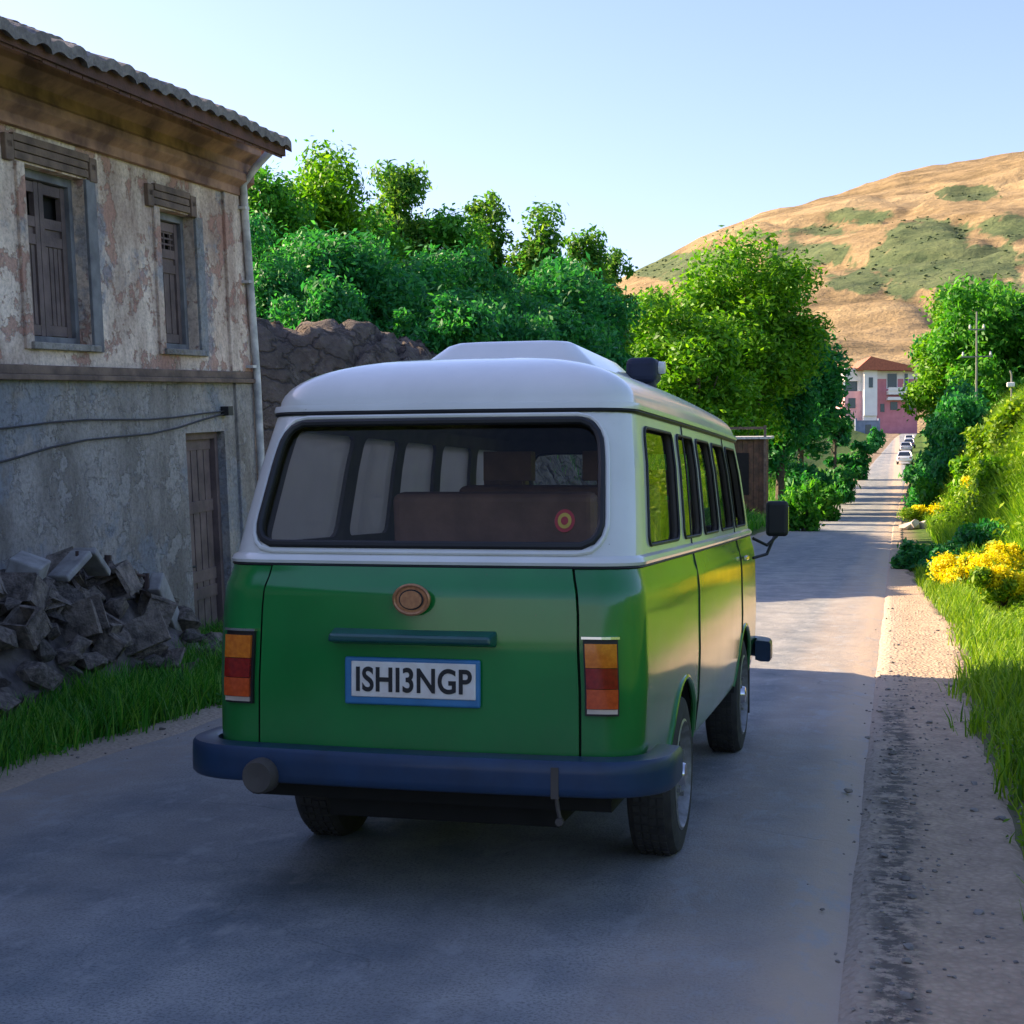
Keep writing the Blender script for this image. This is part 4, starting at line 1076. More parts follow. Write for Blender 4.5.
# mirrors
for sg in (1, -1):
    mi_ = MB(); mi_.box((sg * .895, 3.82, 1.25), (.125, .05, .20)); mo = mi_.build('side_mirror', M['rubber'], van, bevel=.022, seg=3)
    mr = MB(); mr.tube([(sg * .895 + .058 * a, 3.853, 1.245 + .095 * c) for a, c in ((-1, -.7), (-1, .75), (-.75, 1), (.75, 1), (1, .75), (1, -.7))], .006, n=6); mr.build('mirror_rim', M['chrome'], mo)
    ma = MB(); ma.tube([(sg * .77, 3.72, 1.14), (sg * .84, 3.80, 1.10), (sg * .89, 3.87, 1.15)], .009); ma.tube([(sg * .77, 3.72, 1.03), (sg * .84, 3.80, 1.05), (sg * .88, 3.88, 1.16)], .009); ma.build('mirror_arm', M['rubber'], mo)
# front lamps and grille
for sg in (1, -1):
    hl = MB(); hl.lathe([(.0, .10), (.05, .10), (.075, .07), (.085, 0)], 0, 28, 'y', (sg * .52, 4.17, .80), closed=False); hl.build('headlight', M['lens_clear'], van, smooth=True)
gr_ = MB()
for k in range(5): gr_.box((0, 4.235, .66 + k * .06), (.7, .02, .02))
gr_.build('grille', M['chrome'], van)
# ------------------------------------------------------------------ plants
leaf_mat('leaf_shade', (.012, .12, .045), (.03, .22, .065), (.08, .33, .06), .42)  # teal tone carries the shade of the backlit foliage
leaf_mat('leaf_mid', (.022, .14, .018), (.06, .26, .025), (.14, .37, .03), .42)
leaf_mat('leaf_bright', (.03, .14, .006), (.10, .28, .008), (.22, .42, .015), .4)
leaf_mat('leaf_lime', (.06, .16, .008), (.16, .30, .012), (.32, .42, .02), .35)
leaf_mat('leaf_olive', (.03, .13, .02), (.08, .23, .03), (.20, .33, .05), .5)
leaf_mat('grass_green', (.02, .12, .015), (.06, .28, .025), (.24, .44, .08), .38)
leaf_mat('grass_lime', (.06, .17, .008), (.17, .32, .012), (.33, .44, .03), .35)
leaf_mat('grass_yellow', (.06, .20, .01), (.18, .36, .015), (.40, .54, .05), .4)
leaf_mat('petal', (.68, .52, .0), (.82, .68, .0), (.9, .80, .03), .3)
simple('bark', (.13, .095, .07), .9, c2=(.05, .04, .03), scale=9, bmp=.8, bscale=25)
def leaves(rng, centers, radii, n, size, flat=.0):
    """diamond shaped leaf clusters spread through lumpy blobs; returns verts, quads, rnd"""
    K = len(centers); vol = radii ** 2.2; idx = rng.choice(K, n, p=vol / vol.sum())
    d = rng.normal(size=(n, 3)); d /= np.linalg.norm(d, axis=1)[:, None]
    r = rng.random(n) ** .45
    wob = 1 + .6 * (rng.random(n) ** 5)
    p = centers[idx] + d * (radii[idx] * r * wob)[:, None] * np.array([1, 1, .82])
    nrm = d * .6 + rng.normal(size=(n, 3)) * .7; nrm[:, 2] += .35; nrm /= np.linalg.norm(nrm, axis=1)[:, None]
    a = np.cross(nrm, rng.normal(size=(n, 3))); a /= np.linalg.norm(a, axis=1)[:, None]; b_ = np.cross(nrm, a)
    s = size * rng.uniform(.55, 1.3, n)[:, None]
    V = np.stack([p - a * s, p - b_ * s * .42 + nrm * s * .15, p + a * s, p + b_ * s * .42 + nrm * s * .15], 1).reshape(-1, 3)
    Q = np.arange(4 * n).reshape(-1, 4)
    return V, Q, rng.random(n)
def blobs(rng, hx, hz, zc, k, rmin, rmax, shape='round'):
    d = rng.normal(size=(k, 3)); d /= np.linalg.norm(d, axis=1)[:, None]
    r = rng.uniform(.2, .9, k)
    c = d * r[:, None] * np.array([hx, hx, hz]); 
    if shape == 'cone': c[:, :2] *= (1 - .45 * np.clip(c[:, 2:3] / hz, -1, 1))
    c[:, 2] += zc
    m_ = min(math.sqrt(hx * hz), hx * 1.7)
    return c, np.minimum(rng.uniform(rmin, rmax, k) * m_, hx * .62)
def crown_tree(name, X, Y, h, hw, mat, n, size, seed, label, cat='tree', group=None, trunk=True, low=.22, k=26, rr=(.22, .42), shape='round', dz=0, gaps=0):
    rng = np.random.default_rng(seed); z0 = Hs(X, Y) - .05 + dz
    o = empty(name, (X, Y, z0), 0, label, cat, group)
    hz = h * (1 - low) / 2; zc = h * low + hz
    c, rad = blobs(rng, hw, hz, zc, k, *rr, shape=shape)
    rad = np.minimum(rad, hz * .7)
    if not trunk:
        c[:, 2] = np.maximum(c[:, 2] * .9, rad * .5); q3 = len(c) // 3; c[:q3, 2] = rng.uniform(.08, .3, q3) * h
    V, Q, rn = leaves(rng, c, rad, n, size)
    V[:, 2] *= h / np.percentile(V[:, 2], 99.6)
    for a_ in (0, 1):
        lo__, hi__ = np.percentile(V[:, a_], [.8, 99.2]); k_ = 2 * hw / (hi__ - lo__); V[:, a_] = (V[:, a_] - (hi__ + lo__) / 2) * k_
    V[:, 2] = np.maximum(V[:, 2], .03)
    np_mesh('crown' if trunk else 'foliage', V, Q, MATS[mat], rn, o)
    mb = MB()
    if trunk:
        bend = [rng.uniform(-.12, .12) * hw for _ in range(2)]
        tr_ = max(.06, h * .018); top = np.array([bend[0], bend[1], h * .62])
        mb.tube([(0, 0, -.3), (bend[0] * .2, bend[1] * .2, h * .18), (bend[0] * .6, bend[1] * .6, h * .4), tuple(top), (top[0], top[1], h * .78)], [tr_ * 1.4, tr_, tr_ * .8, tr_ * .55, tr_ * .15], n=9)
        for j in range(min(k, 12)):
            b0 = np.array([bend[0] * .5, bend[1] * .5, h * rng.uniform(.25, .6)]); e_ = c[j]
            mid_ = (b0 + e_) / 2 + np.array([0, 0, .08 * h * rng.uniform(-.3, 1)])
            mb.tube([tuple(b0), tuple(mid_), tuple(e_)], [tr_ * .42, tr_ * .28, tr_ * .08], n=6)
        mb.build('trunk', MATS['bark'], o, smooth=True)
    else:
        for j in range(min(k, 9)):
            e_ = c[j]; mb.tube([(rng.uniform(-.1, .1), rng.uniform(-.1, .1), -.1), tuple(e_ * np.array([.6, .6, .5])), tuple(e_)], [.03, .02, .008], n=5)
        mb.build('stem', MATS['bark'], o, smooth=True)
    return o
def place(px, D, topy, wpx, mat, seed, label, name='tree', n=None, size=None, **kw):
    X, Y = at(px, D); hw = wpx / 2 / F_PX * D; z0 = Hs(X, Y); h = max(zat(topy, D) - z0, .55)
    size = size or max(.05, D * .0021)
    area = 12 * max(hw, .3) * max(hw, h * .4)
    n = n or int(min(34000, max(900, area / (size * size * .84) * 3.6)))
    return crown_tree(name, X, Y, h, hw, MATS[mat] and mat, n, size, seed, label, **kw)
GL = 'trees and bushes on the left bank'
LT = [ # px, D, top, w, mat, label, name, cat, kw
 (258, 34, 165, 90, 'leaf_mid', 'broad green tree rising directly behind the corner of the old house roof'),
 (308, 37, 152, 118, 'leaf_bright', 'highest brighter green tree just right of the old house roof'),
 (398, 43, 166, 66, 'leaf_olive', 'olive green tree with gaps, second tall crown from the old house'),
 (352, 39, 205, 90, 'leaf_mid', 'lower tree in the dip between the two tallest left crowns'),
 (445, 43, 216, 84, 'leaf_mid', 'round green tree just right of the olive crown'),
 (485, 47, 198, 52, 'leaf_olive', 'slim olive green tree above the middle of the minibus roof'),
 (537, 46, 212, 70, 'leaf_olive', 'wide olive topped tree above the right half of the minibus roof'),
 (583, 48, 233, 52, 'leaf_olive', 'thin topped tree, second from the right end of the left tree row'),
 (613, 50, 252, 40, 'leaf_olive', 'last sparse tree at the right end of the left tree row')]
for i, (px, D, ty, w_, mt, lb_) in enumerate(LT):
    place(px, D, ty, w_, mt, 200 + i, lb_, group=GL, k=60, rr=(.16, .36), low=.12)
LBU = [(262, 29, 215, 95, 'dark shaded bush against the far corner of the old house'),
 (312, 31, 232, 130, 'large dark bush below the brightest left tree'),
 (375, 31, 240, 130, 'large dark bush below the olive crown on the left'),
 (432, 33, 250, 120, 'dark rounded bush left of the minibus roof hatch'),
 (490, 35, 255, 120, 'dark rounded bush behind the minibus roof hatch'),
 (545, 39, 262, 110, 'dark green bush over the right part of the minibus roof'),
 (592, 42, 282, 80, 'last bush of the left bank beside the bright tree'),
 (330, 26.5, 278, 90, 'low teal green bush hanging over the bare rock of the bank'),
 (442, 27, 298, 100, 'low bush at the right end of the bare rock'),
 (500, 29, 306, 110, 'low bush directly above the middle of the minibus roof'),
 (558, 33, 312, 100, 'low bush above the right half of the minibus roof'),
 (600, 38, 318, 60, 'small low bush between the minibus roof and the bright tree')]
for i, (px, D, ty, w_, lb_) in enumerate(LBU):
    place(px, D, ty, w_, 'leaf_shade', 300 + i, lb_, name='bush', cat='bush', group=GL, trunk=False, low=.02, k=30, rr=(.18, .46))
GC = 'trees beyond the minibus left of the road'
CT = [(748, 80, 245, 132, 'leaf_bright', 'tallest bright green tree beyond the minibus', .15, 40),
 (660, 73, 296, 110, 'leaf_bright', 'lower bright green tree right above the dark roof lamp of the minibus', .05, 26),
 (700, 71, 318, 100, 'leaf_bright', 'bushy bright tree in front of the tallest tree', .03, 26),
 (628, 80, 300, 46, 'leaf_bright', 'small bright tree at the left foot of the hill', .05, 16),
 (800, 92, 322, 84, 'leaf_shade', 'dark green tree nearest the road beyond the minibus', .16, 26),
 (780, 84, 290, 80, 'leaf_shade', 'dark green tree filling the gap right of the tallest tree', .03, 22),
 (752, 100, 325, 110, 'leaf_shade', 'dark tree mostly hidden behind the tallest bright tree', .05, 20),  # this and the next two trees are added to shade the far road
 (768, 109, 325, 100, 'leaf_shade', 'dark tree hidden deep behind the tall bright tree near the road', .05, 20),
 (785, 119, 330, 90, 'leaf_shade', 'dark tree rising behind the dark roadside tree', .05, 20),
 (835, 130, 385, 30, 'leaf_shade', 'small dark tree beside the pink building', .03, 12)]
for i, (px, D, ty, w_, mt, lb_, lw, k_) in enumerate(CT):
    place(px, D, ty, w_, mt, 450 + i, lb_, group=GC, k=int(k_ * 1.9), rr=(.13, .36), low=lw)
GR = 'trees on the right of the road'
RT = [(962, 96, 290, 100, 'leaf_bright', 'bright green tree leaning toward the road below the hill', .03, 30),
 (1005, 82, 282, 125, 'leaf_mid', 'broad green tree at the right edge of the photo below the hill', .03, 28),
 (948, 118, 335, 56, 'leaf_shade', 'dark tree overhanging the far end of the road', .02, 16),
 (1075, 90, 270, 110, 'leaf_mid', 'tree just outside the right edge beside the broad green tree', .05, 24)]
for i, (px, D, ty, w_, mt, lb_, lw, k_) in enumerate(RT):
    if px < 1060: place(px, D, ty, w_, mt, 500 + i, lb_, group=GR, k=int(k_ * 1.9), rr=(.13, .36), low=lw)
GS = 'shrubs along the roadside'
SH = [(946, 76, 385, 60, 'leaf_shade', 'dark shrub under the right trees next to the parked cars'),
 (958, 68, 395, 50, 'leaf_shade', 'dark shrub at the foot of the right trees above the grassy bank'),
 (925, 72, 462, 40, 'leaf_shade', 'dark low shrub at the right road edge near the pale stones'),
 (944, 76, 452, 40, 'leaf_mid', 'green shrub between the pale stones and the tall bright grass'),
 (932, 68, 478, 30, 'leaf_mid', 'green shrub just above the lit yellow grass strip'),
 (915, 27, 540, 40, 'leaf_shade', 'dark low bush where the road edge meets the shaded bank'),
 (945, 25, 540, 46, 'leaf_shade', 'dark low bush behind the gravel pull-off'),
 (990, 26, 520, 60, 'leaf_shade', 'dark bush just above the yellow flowers'),
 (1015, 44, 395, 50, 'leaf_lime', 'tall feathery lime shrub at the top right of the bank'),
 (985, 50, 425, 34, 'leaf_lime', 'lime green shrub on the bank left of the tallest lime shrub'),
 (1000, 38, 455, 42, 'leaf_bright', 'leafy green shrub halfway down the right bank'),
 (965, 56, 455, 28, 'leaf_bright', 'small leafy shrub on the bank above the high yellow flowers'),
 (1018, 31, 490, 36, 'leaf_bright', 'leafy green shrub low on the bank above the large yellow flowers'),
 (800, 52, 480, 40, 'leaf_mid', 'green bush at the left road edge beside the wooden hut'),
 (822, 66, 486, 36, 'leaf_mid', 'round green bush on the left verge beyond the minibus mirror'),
 (805, 76, 462, 50, 'leaf_shade', 'teal green bush under the dark tree left of the road'),
 (842, 92, 466, 26, 'leaf_shade', 'narrow dark bush on the left verge halfway to the building'),
 (858, 130, 440, 26, 'leaf_shade', 'small dark bush on the left verge close to the pink building'),
 (875, 210, 428, 18, 'leaf_shade', 'small dark bush below the white gable of the building')]
for i, (px, D, ty, w_, mt, lb_) in enumerate(SH):
    place(px, D, ty, w_, mt, 600 + i, lb_, name='shrub', cat='shrub', group=GS, trunk=False, low=.0, k=20, rr=(.2, .46))
# yellow flowering shrubs
def flowers(px, D, topy, wpx, seed, label, tall=False):
    o = place(px, D, topy, wpx, 'leaf_lime', seed, label, name='flowering_shrub', cat='flowering shrub', group='yellow flowering shrubs on the right bank', trunk=False, low=.0, k=10, rr=(.3, .5), size=.035)
    rng = np.random.default_rng(seed); X, Y = at(px, D); hw = wpx / 2 / F_PX * D; h = max(zat(topy, D) - Hs(X, Y), .55)
    rng2 = np.random.default_rng(seed); hz = h / 2; c, rad = blobs(rng2, hw, hz, hz * 1.1, 12, .3, .5); rad = np.minimum(rad, hz * .8)
    V, Q, rn = leaves(rng, c + np.array([0, -.05, .04]), rad * 1.1, int(15000 if D < 22 else 6000), .022 * D / 18)
    keep = V.reshape(-1, 4, 3)[:, 0, 2] > h * .12; V = V.reshape(-1, 4, 3)[keep].reshape(-1, 3); n_ = len(V) // 4
    np_mesh('blossom', V, np.arange(4 * n_).reshape(-1, 4), MATS['petal'], rn[:n_], o)
flowers(972, 20.5, 552, 72, 701, 'wide clump of yellow flowers nearest the gravel edge')
flowers(1013, 21.5, 548, 70, 702, 'yellow flower clump behind the large one at the right edge')
flowers(1006, 17.4, 576, 62, 703, 'large bright yellow flower clump lowest at the right edge')
flowers(978, 52, 482, 30, 704, 'tall narrow column of yellow flowers high on the bank')
flowers(935, 57, 508, 62, 705, 'flat strip of yellow green flowers just above the shaded band')  # yellow blossom imitates the sun falling across the bank grass
flowers(1050, 21, 540, 60, 706, 'yellow flower clump just past the right edge') if False else None

# ------------------------------------------------------------------ grass as blades
def blades(name, P2, hgt, wid, mat, seed, label, lean=.55):
    rng = np.random.default_rng(seed); n = len(P2); Z = H(P2[:, 0], P2[:, 1]) - .03
    base = np.column_stack([P2, Z]); a = rng.random(n) * 2 * math.pi; d = np.column_stack([np.cos(a), np.sin(a), np.zeros(n)])
    side = np.column_stack([-np.sin(a), np.cos(a), np.zeros(n)]); h = hgt * rng.uniform(.5, 1.25, n); w_ = wid * rng.uniform(.6, 1.3, n)
    ln = lean * rng.uniform(.2, 1.6, n)
    mid = base + d * (h * ln * .35)[:, None] + np.array([0, 0, 1]) * (h * .6)[:, None]; top = base + d * (h * ln)[:, None] + np.array([0, 0, 1]) * h[:, None]
    s = side * w_[:, None] / 2
    V = np.stack([base - s, base + s, mid + s * .8, mid - s * .8, top + s * .12, top - s * .12], 1).reshape(-1, 3)
    i = np.arange(n)[:, None] * 6; Q = np.concatenate([i + np.array([0, 1, 2, 3]), i + np.array([3, 2, 4, 5])])
    r_ = rng.random(n); o = np_mesh(name, V, Q, mat, np.concatenate([r_, r_]))
    return tag(o, label, 'grass', kind='stuff')
def weeds(name, P2, mat, seed, label, rad=.07, per=26, size=.016):
    rng = np.random.default_rng(seed); Z = H(P2[:, 0], P2[:, 1]); c = np.column_stack([P2, Z + rad * .6]); V, Q, rn = leaves(rng, c, rad * rng.uniform(.5, 1.5, len(c)), per * len(c), size)
    o = np_mesh(name, V, Q, mat, rn); return tag(o, label, 'weeds', kind='stuff')
def scatter(rng, x0, x1, y0, y1, n, dens=None):
    p = np.column_stack([rng.uniform(x0, x1, n), rng.uniform(y0, y1, n)])
    if dens is not None: p = p[rng.random(n) < dens(p[:, 0], p[:, 1])]
    return p
rng = np.random.default_rng(5)
# left verge between the rubble / wall and the road
lv = scatter(rng, -6.4, -4.1, 2.5, 20, 190000, lambda x, y: sst(-4.2, -4.5, x + .35 * (fbm(x * 1.6, y * 1.6, 9) - .47)) * (.35 + .9 * fbm(x * 2.2, y * 2.2, 19)))
hl_ = .17
blades('verge_grass', lv, .12 + .22 * fbm(lv[:, 0] * 1.7, lv[:, 1] * 1.7, 33), .010, MATS['grass_green'], 1, 'lush green grass along the left road edge in front of the rubble')
# right verge near
rv = scatter(rng, .3, 5.5, 3, 26, 230000, lambda x, y: sst(.36, .7, x - .12 * sst(10.5, 13, y) * (1 - sst(16, 19, y)) + .3 * sst(19, 26, y) + .35 * (fbm(x * 1.6, y * 1.2, 9) - .47)) * (1 - .6 * sst(3, 5.5, x)) * (.3 + .8 * fbm(x * 2, y * 2, 29)))
blades('bank_grass', rv, (.08 + .24 * fbm(rv[:, 0] * 1.3, rv[:, 1] * 1.3, 37)) * (1 - .6 * sst(14, 16, rv[:, 1]) * (1 - sst(21, 23, rv[:, 1])) * sst(.8, 1.0, rv[:, 0])), .012, MATS['grass_lime'], 2, 'green grass on the right verge beside the gravel shoulder')
rf_ = scatter(rng, .6, 9, 23, 80, 260000, lambda x, y: sst(.9, 1.5, x) * (1 - .5 * sst(5, 9, x)) * (.35 + .8 * fbm(x * .9, y * .9, 39)))
blades('tall_bank_grass', rf_, (.45 + .9 * fbm(rf_[:, 0] * .8, rf_[:, 1] * .5, 47) ** 1.3 * sst(1.2, 3, rf_[:, 0])), .028, MATS['grass_yellow'], 3, 'tall feathery yellow green grass covering the right bank')
lf_ = scatter(rng, -14, -4.5, 40, 140, 90000, lambda x, y: sst(-4.6, -5.4, x - Cx(y)) * .8)
blades('far_verge_grass', lf_, .45, .05, MATS['grass_green'], 4, 'rough green grass on the left verge far beyond the minibus')
rg_ = scatter(rng, .6, 12, 70, 200, 50000, lambda x, y: sst(.4, 1.0, x - Cx(y)) * .8)
blades('far_bank_grass', rg_, .5, .07, MATS['grass_green'], 6, 'shaded green grass under the right trees')
wk = scatter(rng, -11, -5.0, 15.5, 34, 16000, lambda x, y: (fbm(x * .7, y * .7, 77) > .5) * .9)
blades('bank_weeds', wk, .26, .014, MATS['grass_green'], 7, 'sparse weeds on the bare rock bank left of the minibus')

wl = scatter(rng, -5.9, -4.25, 3, 14, 420, lambda x, y: (fbm(x * 1.9, y * 1.9, 88) > .44) * 1.0)
weeds('verge_weeds', wl, MATS['leaf_mid'], 11, 'small broad leaved weeds mixed into the left verge grass', .08, 40, .02)
wr = scatter(rng, .5, 3.2, 4, 26, 900, lambda x, y: (fbm(x * 1.5, y * 1.5, 89) > .42) * 1.0)
weeds('bank_herbs', wr, MATS['leaf_lime'], 12, 'small bright weeds mixed into the right verge grass', .09, 36, .02)

br_ = scatter(rng, 1.3, 8, 22, 75, 420, lambda x, y: sst(1.3, 2.2, x) * (fbm(x * .5, y * .5, 90) > .36))
weeds('bank_brush', br_, MATS['leaf_lime'], 13, 'leafy yellow green brush scattered over the right bank', .5, 200, .07)
# ------------------------------------------------------------------ distant building
simple('pink_wall', (.62, .24, .27), .85, c2=(.52, .19, .22), scale=.6)
simple('rose_wall', (.75, .42, .44), .85, c2=(.65, .33, .36), scale=.6)
simple('white_wall', (.82, .79, .76), .8, c2=(.74, .70, .68), scale=.5)
simple('red_tile', (.42, .13, .07), .8, c2=(.30, .09, .05), scale=2)
simple('pane_dark', (.03, .07, .09), .15, c2=(.02, .05, .06))
BD = 400.0; bx_, by_ = at(880, BD); bz = zat(432, BD)
mpp = BD / F_PX
bld = empty('pink_building', (bx_, by_, bz), YAW, 'pink and white building with red tiled roof at the far end of the road', 'building')
def b_(px0, px1, y0, y1, py0, py1, mb, mi=0): mb.bx((px0 - 880) * mpp, (px1 - 880) * mpp, y0, y1, (432 - py1) * mpp, (432 - py0) * mpp, mi)
mb = MB(); b_(862.5, 875.5, -1.6, 10, 368, 416, mb); b_(862.5, 875.5, -1.0, 10, 416, 440, mb); mb.build('stair_tower', MATS['white_wall'], bld)
mb = MB(); b_(875.6, 917, 0, 12, 379, 440, mb); mb.build('wall', MATS['pink_wall'], bld)
mb = MB(); b_(875.6, 917, .02, 12, 369, 379, mb); mb.build('attic_wall', MATS['white_wall'], bld)
mb = MB(); b_(845, 862.4, 1, 12, 391, 440, mb); mb.build('side_wing', MATS['rose_wall'], bld)
mb = MB(); b_(845, 862.4, .6, 12, 368, 381, mb); b_(858, 862.4, .9, 12, 381, 391, mb); mb.build('white_gable', MATS['white_wall'], bld)
mb = MB(); b_(846, 858, 1.5, 4, 381, 391, mb); mb.build('loggia', MATS['pane_dark'], bld)
mb = MB()
x0_, x1_, xr_ = (855 - 880) * mpp, (920 - 880) * mpp, (868 - 880) * mpp; ze, zr_ = (432 - 369) * mpp, (432 - 357.5) * mpp
mb.add([(x0_, -3, ze), (xr_, -3, zr_), (x1_, -3, ze - .2), (x0_, 13, ze), (xr_, 13, zr_), (x1_, 13, ze - .2)], [(0, 1, 4, 3), (1, 2, 5, 4), (0, 2, 1), (3, 4, 5)])
mb.add([(x0_, -3, ze - .5), (x1_, -3, ze - .7), (x1_, 13, ze - .7), (x0_, 13, ze - .5), (x0_, -3, ze), (x1_, -3, ze - .2), (x1_, 13, ze - .2), (x0_, 13, ze)], [(0, 1, 5, 4), (1, 2, 6, 5), (3, 2, 1, 0)])
mb.build('roof', MATS['red_tile'], bld)
for (a, c, d, e_) in ((886, 897, 373, 389), (903, 908, 373, 389)):
    mb = MB(); b_(a, c, -.15, .05, d, e_, mb); wv = mb.build('window', MATS['white_wall'], bld)
    mb = MB(); b_(a + .8, c - .8, -.22, -.16, d + .8, e_ - .8, mb); mb.build('pane', MATS['pane_dark'], wv)
mb = MB(); b_(886, 917, -2.2, 0, 391, 395, mb); b_(886, 917, -2.4, -2.2, 388, 391.5, mb); mb.build('balcony', MATS['white_wall'], bld)
mb = MB(); b_(886, 917, -2.2, -.02, 397.5, 400.5, mb); mb.build('balcony', MATS['white_wall'], bld)
for (a, c, d, e_) in ((880, 884, 404, 412), (890, 897, 402, 410), (905, 912, 402, 410), (849, 856, 398, 408), (867, 871, 378, 388)):
    mb = MB(); yv = -1.65 if 862 < a < 875 else (.95 if a < 862 else -.05); b_(a, c, yv - .1, yv + .1, d, e_, mb); mb.build('window', MATS['pane_dark'], bld)
# low wall / greenery in front of the building handled by shrubs; blue grey gate house
simple('bluegrey', (.22, .27, .36), .8, c2=(.15, .19, .26), scale=1)
gx, gy = at(868, 340); gz = Hs(gx, gy)
gh = empty('garden_wall', (gx, gy, gz), YAW, 'blue grey garden wall with a pillar below the pink building', 'wall')
mb = MB(); mb.bx(-2.6, 2.2, -.2, .2, -1, 3.0); mb.bx(-3, -2.6, -.35, .35, -1, 3.6); mb.bx(2.2, 2.6, -.35, .35, -1, 3.6); mb.bx(-2.65, 2.25, -.3, .3, 3.0, 3.15)
mb.build('masonry', MATS['bluegrey'], gh)
mb = MB(); mb.bx(-.7, .6, -.27, -.21, -1, 2.2); mb.build('gate', MATS['pane_dark'], gh)

# ------------------------------------------------------------------ parked cars
def car_paint(nm, c): return simple(nm, c, .3, coat=1, c2=tuple(x * .95 for x in c))
car_paint('paint_white', (.80, .82, .84)); car_paint('paint_silver', (.45, .48, .52)); car_paint('paint_blue', (.08, .12, .22)); car_paint('paint_pale', (.62, .68, .72))
simple('car_glass', (.02, .03, .04), .08, coat=1)
def car_body():
    mb = MB(); st_ = [(-2.05, .45, .78, .74), (-1.95, .35, .92, .82), (-1.5, .3, .98, .86), (-.9, .28, .97, .87), (.9, .28, .95, .87), (1.4, .3, .88, .86), (1.9, .35, .78, .80), (2.05, .42, .66, .72)]
    rows = []
    for y, zl, zh, hw in st_:
        rows.append([(-hw * .9, y, zl), (-hw, y, zl + .12), (-hw, y, (zl + zh) / 2 + .05), (-hw * .93, y, zh - .03), (-hw * .8, y, zh), (hw * .8, y, zh), (hw * .93, y, zh - .03), (hw, y, (zl + zh) / 2 + .05), (hw, y, zl + .12), (hw * .9, y, zl), (-hw * .9, y, zl)])
    mb.grid(rows); mb.add(rows[0][:-1], [tuple(range(10))]); mb.add(rows[-1][:-1], [tuple(reversed(range(10)))])
    r2 = []
    for y, z, hw in ((-1.35, 1.38, .60), (-.6, 1.46, .64), (.15, 1.44, .63)): r2.append([(-hw, y, z - .02), (-hw * .8, y, z), (hw * .8, y, z), (hw, y, z - .02)])
    mb.grid(r2)
    for sg in (1, -1):
        mb.tube([(sg * .76, -1.75, .95), (sg * .60, -1.35, 1.37)], .045, n=6); mb.tube([(sg * .76, .95, .93), (sg * .63, .15, 1.42)], .04, n=6); mb.tube([(sg * .79, -.35, .95), (sg * .635, -.4, 1.42)], .035, n=6)
    return mb
def make_car(paint):
    o = empty('parked_car', (0, 0, 0))
    car_body().build('body', MATS[paint], o, smooth=True, angle=40)
    g = MB()
    g.add([(-.74, -1.74, .96), (.74, -1.74, .96), (.57, -1.36, 1.36), (-.57, -1.36, 1.36)], [(0, 1, 2, 3)]); g.build('rear_window', MATS['car_glass'], o)
    g = MB(); g.add([(-.74, .94, .93), (.74, .94, .93), (.60, .16, 1.42), (-.60, .16, 1.42)], [(3, 2, 1, 0)]); g.build('windscreen', MATS['car_glass'], o)
    for sg in (1, -1):
        g = MB(); g.add([(sg * .765, -1.7, .95), (sg * .765, .93, .93), (sg * .62, .15, 1.41), (sg * .60, -1.33, 1.36)], [(0, 1, 2, 3)]); g.build('side_window', MATS['car_glass'], o)
        g = MB(); g.box((sg * .62, -2.02, .74), (.26, .08, .13)); g.build('tail_light', MATS['lens_red'], o, bevel=.02)
        g = MB(); g.box((sg * .58, 2.0, .62), (.26, .1, .12)); g.build('headlight', MATS['lens_clear'], o, bevel=.02)
        for y in (-1.28, 1.28):
            g = MB(); g.lathe([(-.09, .2), (-.1, .28), (-.07, .31), (.07, .31), (.1, .28), (.09, .2)], 0, 24); g.lathe([(sg * .085, .2), (sg * .07, .0)], 1, 24, closed=False)
            wo = g.build('wheel', [MATS['tyre'], MATS['rim']], o, smooth=True); wo.location = (sg * .78, y, .31)
    g = MB(); g.box((0, -2.07, .66), (.5, .03, .11)); g.build('number_plate', MATS['plate_white'], o)
    return o
proto = make_car('paint_white')
cars = [(172, 1.0, 'paint_white', 'bright white car parked on the right edge, the nearest of the far cars'),
        (222, 1.1, 'paint_silver', 'silver car parked behind the bright white one'), (246, 1.3, 'paint_blue', 'dark blue car parked near the end of the road'), (285, 1.3, 'paint_white', 'last white car parked below the building')]
for i, (Y, off, pt, lb_) in enumerate(cars):
    c = proto if i == 0 else copy_tree(proto)
    x = float(Cx(Y)) - .1 - .75; c.location = (x, Y, Hs(x, Y) + .02)
    sl_ = math.atan((float(P(Y + 2)) - float(P(Y - 2))) / 4); c.rotation_euler = (sl_, 0, (-.02, .03, -.05, .02)[i % 4]); c.location.x += (.25, -.1, .3, 0)[i % 4]
    for ch in c.children:
        if ch.name.startswith('body'): ch.material_slots[0].link = 'OBJECT'; ch.material_slots[0].material = MATS[pt]
    tag(c, lb_, 'car', 'cars parked along the far road')
# ------------------------------------------------------------------ pale stones at the right road edge
simple('pale_stone', (.62, .55, .50), .9, c2=(.42, .36, .33), scale=6)
for i, (px, py, s_, lb_) in enumerate(((906, 492, .32, 'pinkish pale stone lying at the right road edge'), (914, 484, .36, 'upper pale stone behind the pinkish one'), (923, 493, .34, 'white pale stone furthest right under the dark shrub'), (908, 503, .22, 'small grey stone lowest at the road edge'))):
    D = 54; X, Y = at(px, D); vs, fs = ico(900 + i, (1, .8, .8)); mb = MB(); mb.add([(a * s_, b2 * s_, c * s_) for a, b2, c in vs], fs)
    o = mb.build('boulder', MATS['pale_stone']); o.location = (X, Y, zat(py, D)); 
    o.location.z = Hs(X, Y) + s_ * .4
    tag(o, lb_, 'stone', 'pale stones at the road edge')
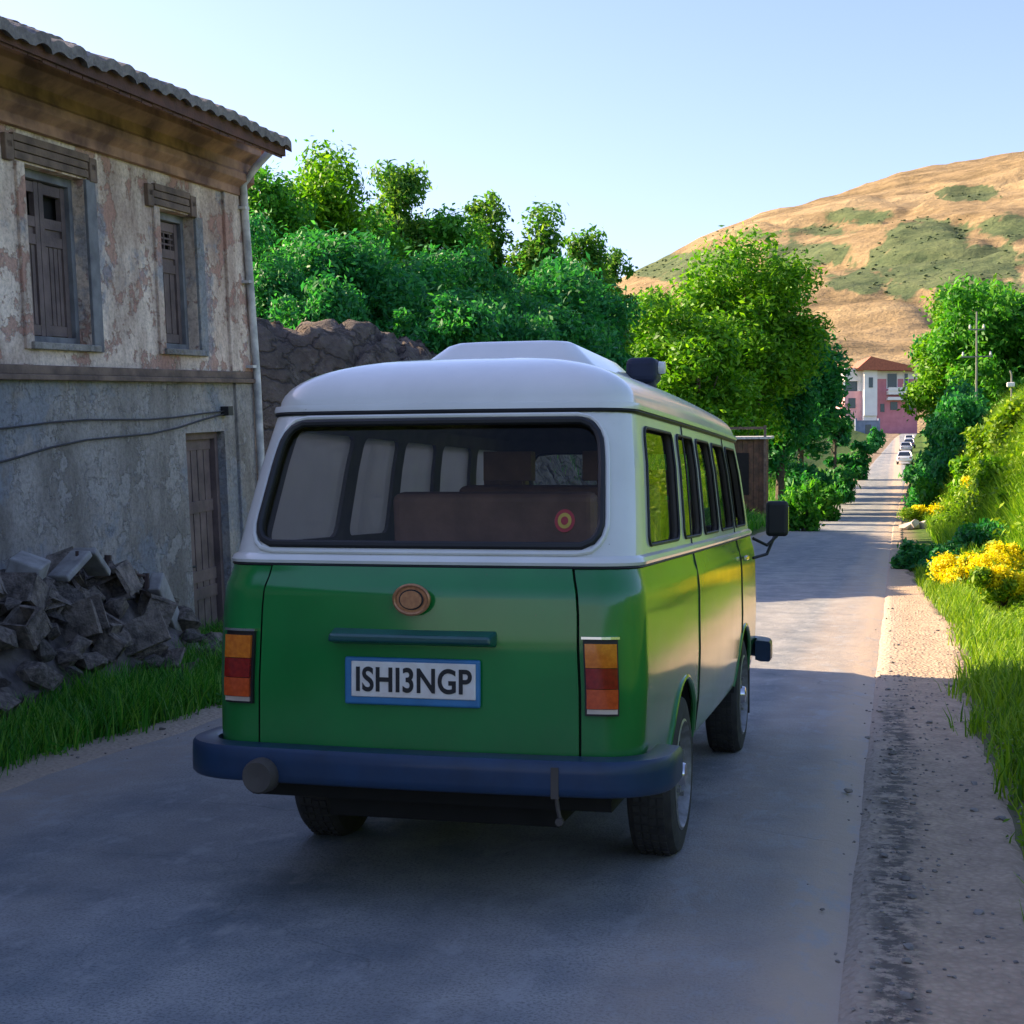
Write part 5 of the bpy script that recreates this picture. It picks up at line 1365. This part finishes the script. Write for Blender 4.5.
# ------------------------------------------------------------------ wooden hut beyond the van
simple('hut_wood', (.17, .085, .05), .85, c2=(.08, .045, .03), scale=5, bmp=.5)
X, Y = -6.15, 62.0; hut = empty('wooden_hut', (X, Y, Hs(-5.4, Y) - .1), 0, 'small brown wooden hut at the left road edge beyond the minibus mirror', 'hut')
mb = MB()
for k in range(9): mb.bx(-1 + k * .22, -1 + k * .22 + .205, -.9, -.86, 0, 3.5)
for k in range(8): mb.bx(.94, .98, -.86 + k * .22, -.86 + k * .22 + .205, 0, 3.5)
mb.bx(-1, .93, -.85, .9, 0, 3.45); mb.build('wall', MATS['hut_wood'], hut)
mb = MB()
for x in (-1, .95): mb.bx(x, x + .1, -1.02, -.91, 0, 4.0)
mb.bx(-1, 1.06, -1.0, -.92, 3.85, 3.95); mb.build('post', MATS['old_wood'], hut)
mb = MB(); mb.box((0, 0, 3.55), (2.4, 2.2, .09), 0, Matrix.Rotation(R(3), 3, 'X')); mb.build('roof', MATS['pipe_paint'], hut)
mb = MB(); mb.bx(-.3, .35, -.93, -.905, 1.2, 2.9); mb.build('window', MATS['dark_void'], hut)
# ------------------------------------------------------------------ utility pole on the right
D = 68; X, Y = at(976, D); zb_ = Hs(X, Y); zt_ = zat(312, D)
up_ = empty('utility_pole', (X, Y, zb_), 0, 'thin pale utility pole with two crossarms in front of the right trees', 'utility pole')
simple('pole_wood', (.22, .23, .20), .8, c2=(.13, .14, .12), scale=3)
mb = MB(); mb.tube([(0, 0, -.5), (0, 0, zt_ - zb_)], [.06, .04], n=10); mb.build('pole', MATS['pole_wood'], up_, smooth=True)
for zz_, hw_ in ((zat(330, D) - zb_, .35), (zat(357, D) - zb_, .7)):
    mb = MB(); mb.box((0, -.1, zz_), (hw_ * 2, .06, .06)); ca = mb.build('crossarm', MATS['pole_wood'], up_)
    for k in (-1, 1):
        mb = MB(); mb.lathe([(0, .04), (.06, .06), (.1, .04), (.14, .05), (.18, .02)], 0, 12, 'z', (k * hw_ * .85, -.1, zz_ + .045), closed=False); mb.build('insulator', MATS['van_white'], ca, smooth=True)
D = 52; X, Y = at(1011, D); zb_ = Hs(X, Y)
sl_ = empty('street_lamp', (X, Y, zb_), 0, 'small pole lamp with a white head among dark foliage at the right edge', 'street lamp')
hz_ = zat(385, D) - zb_
mb = MB(); mb.tube([(0, 0, -.3), (0, 0, hz_ + .35), (-.05, 0, hz_ + .5)], .03, n=8); mb.build('pole', MATS['pole_wood'], sl_, smooth=True)
mb = MB(); mb.box((-.03, -.1, hz_), (.26, .22, .16)); mb.build('lamp_head', MATS['white_wall'], sl_, bevel=.03)
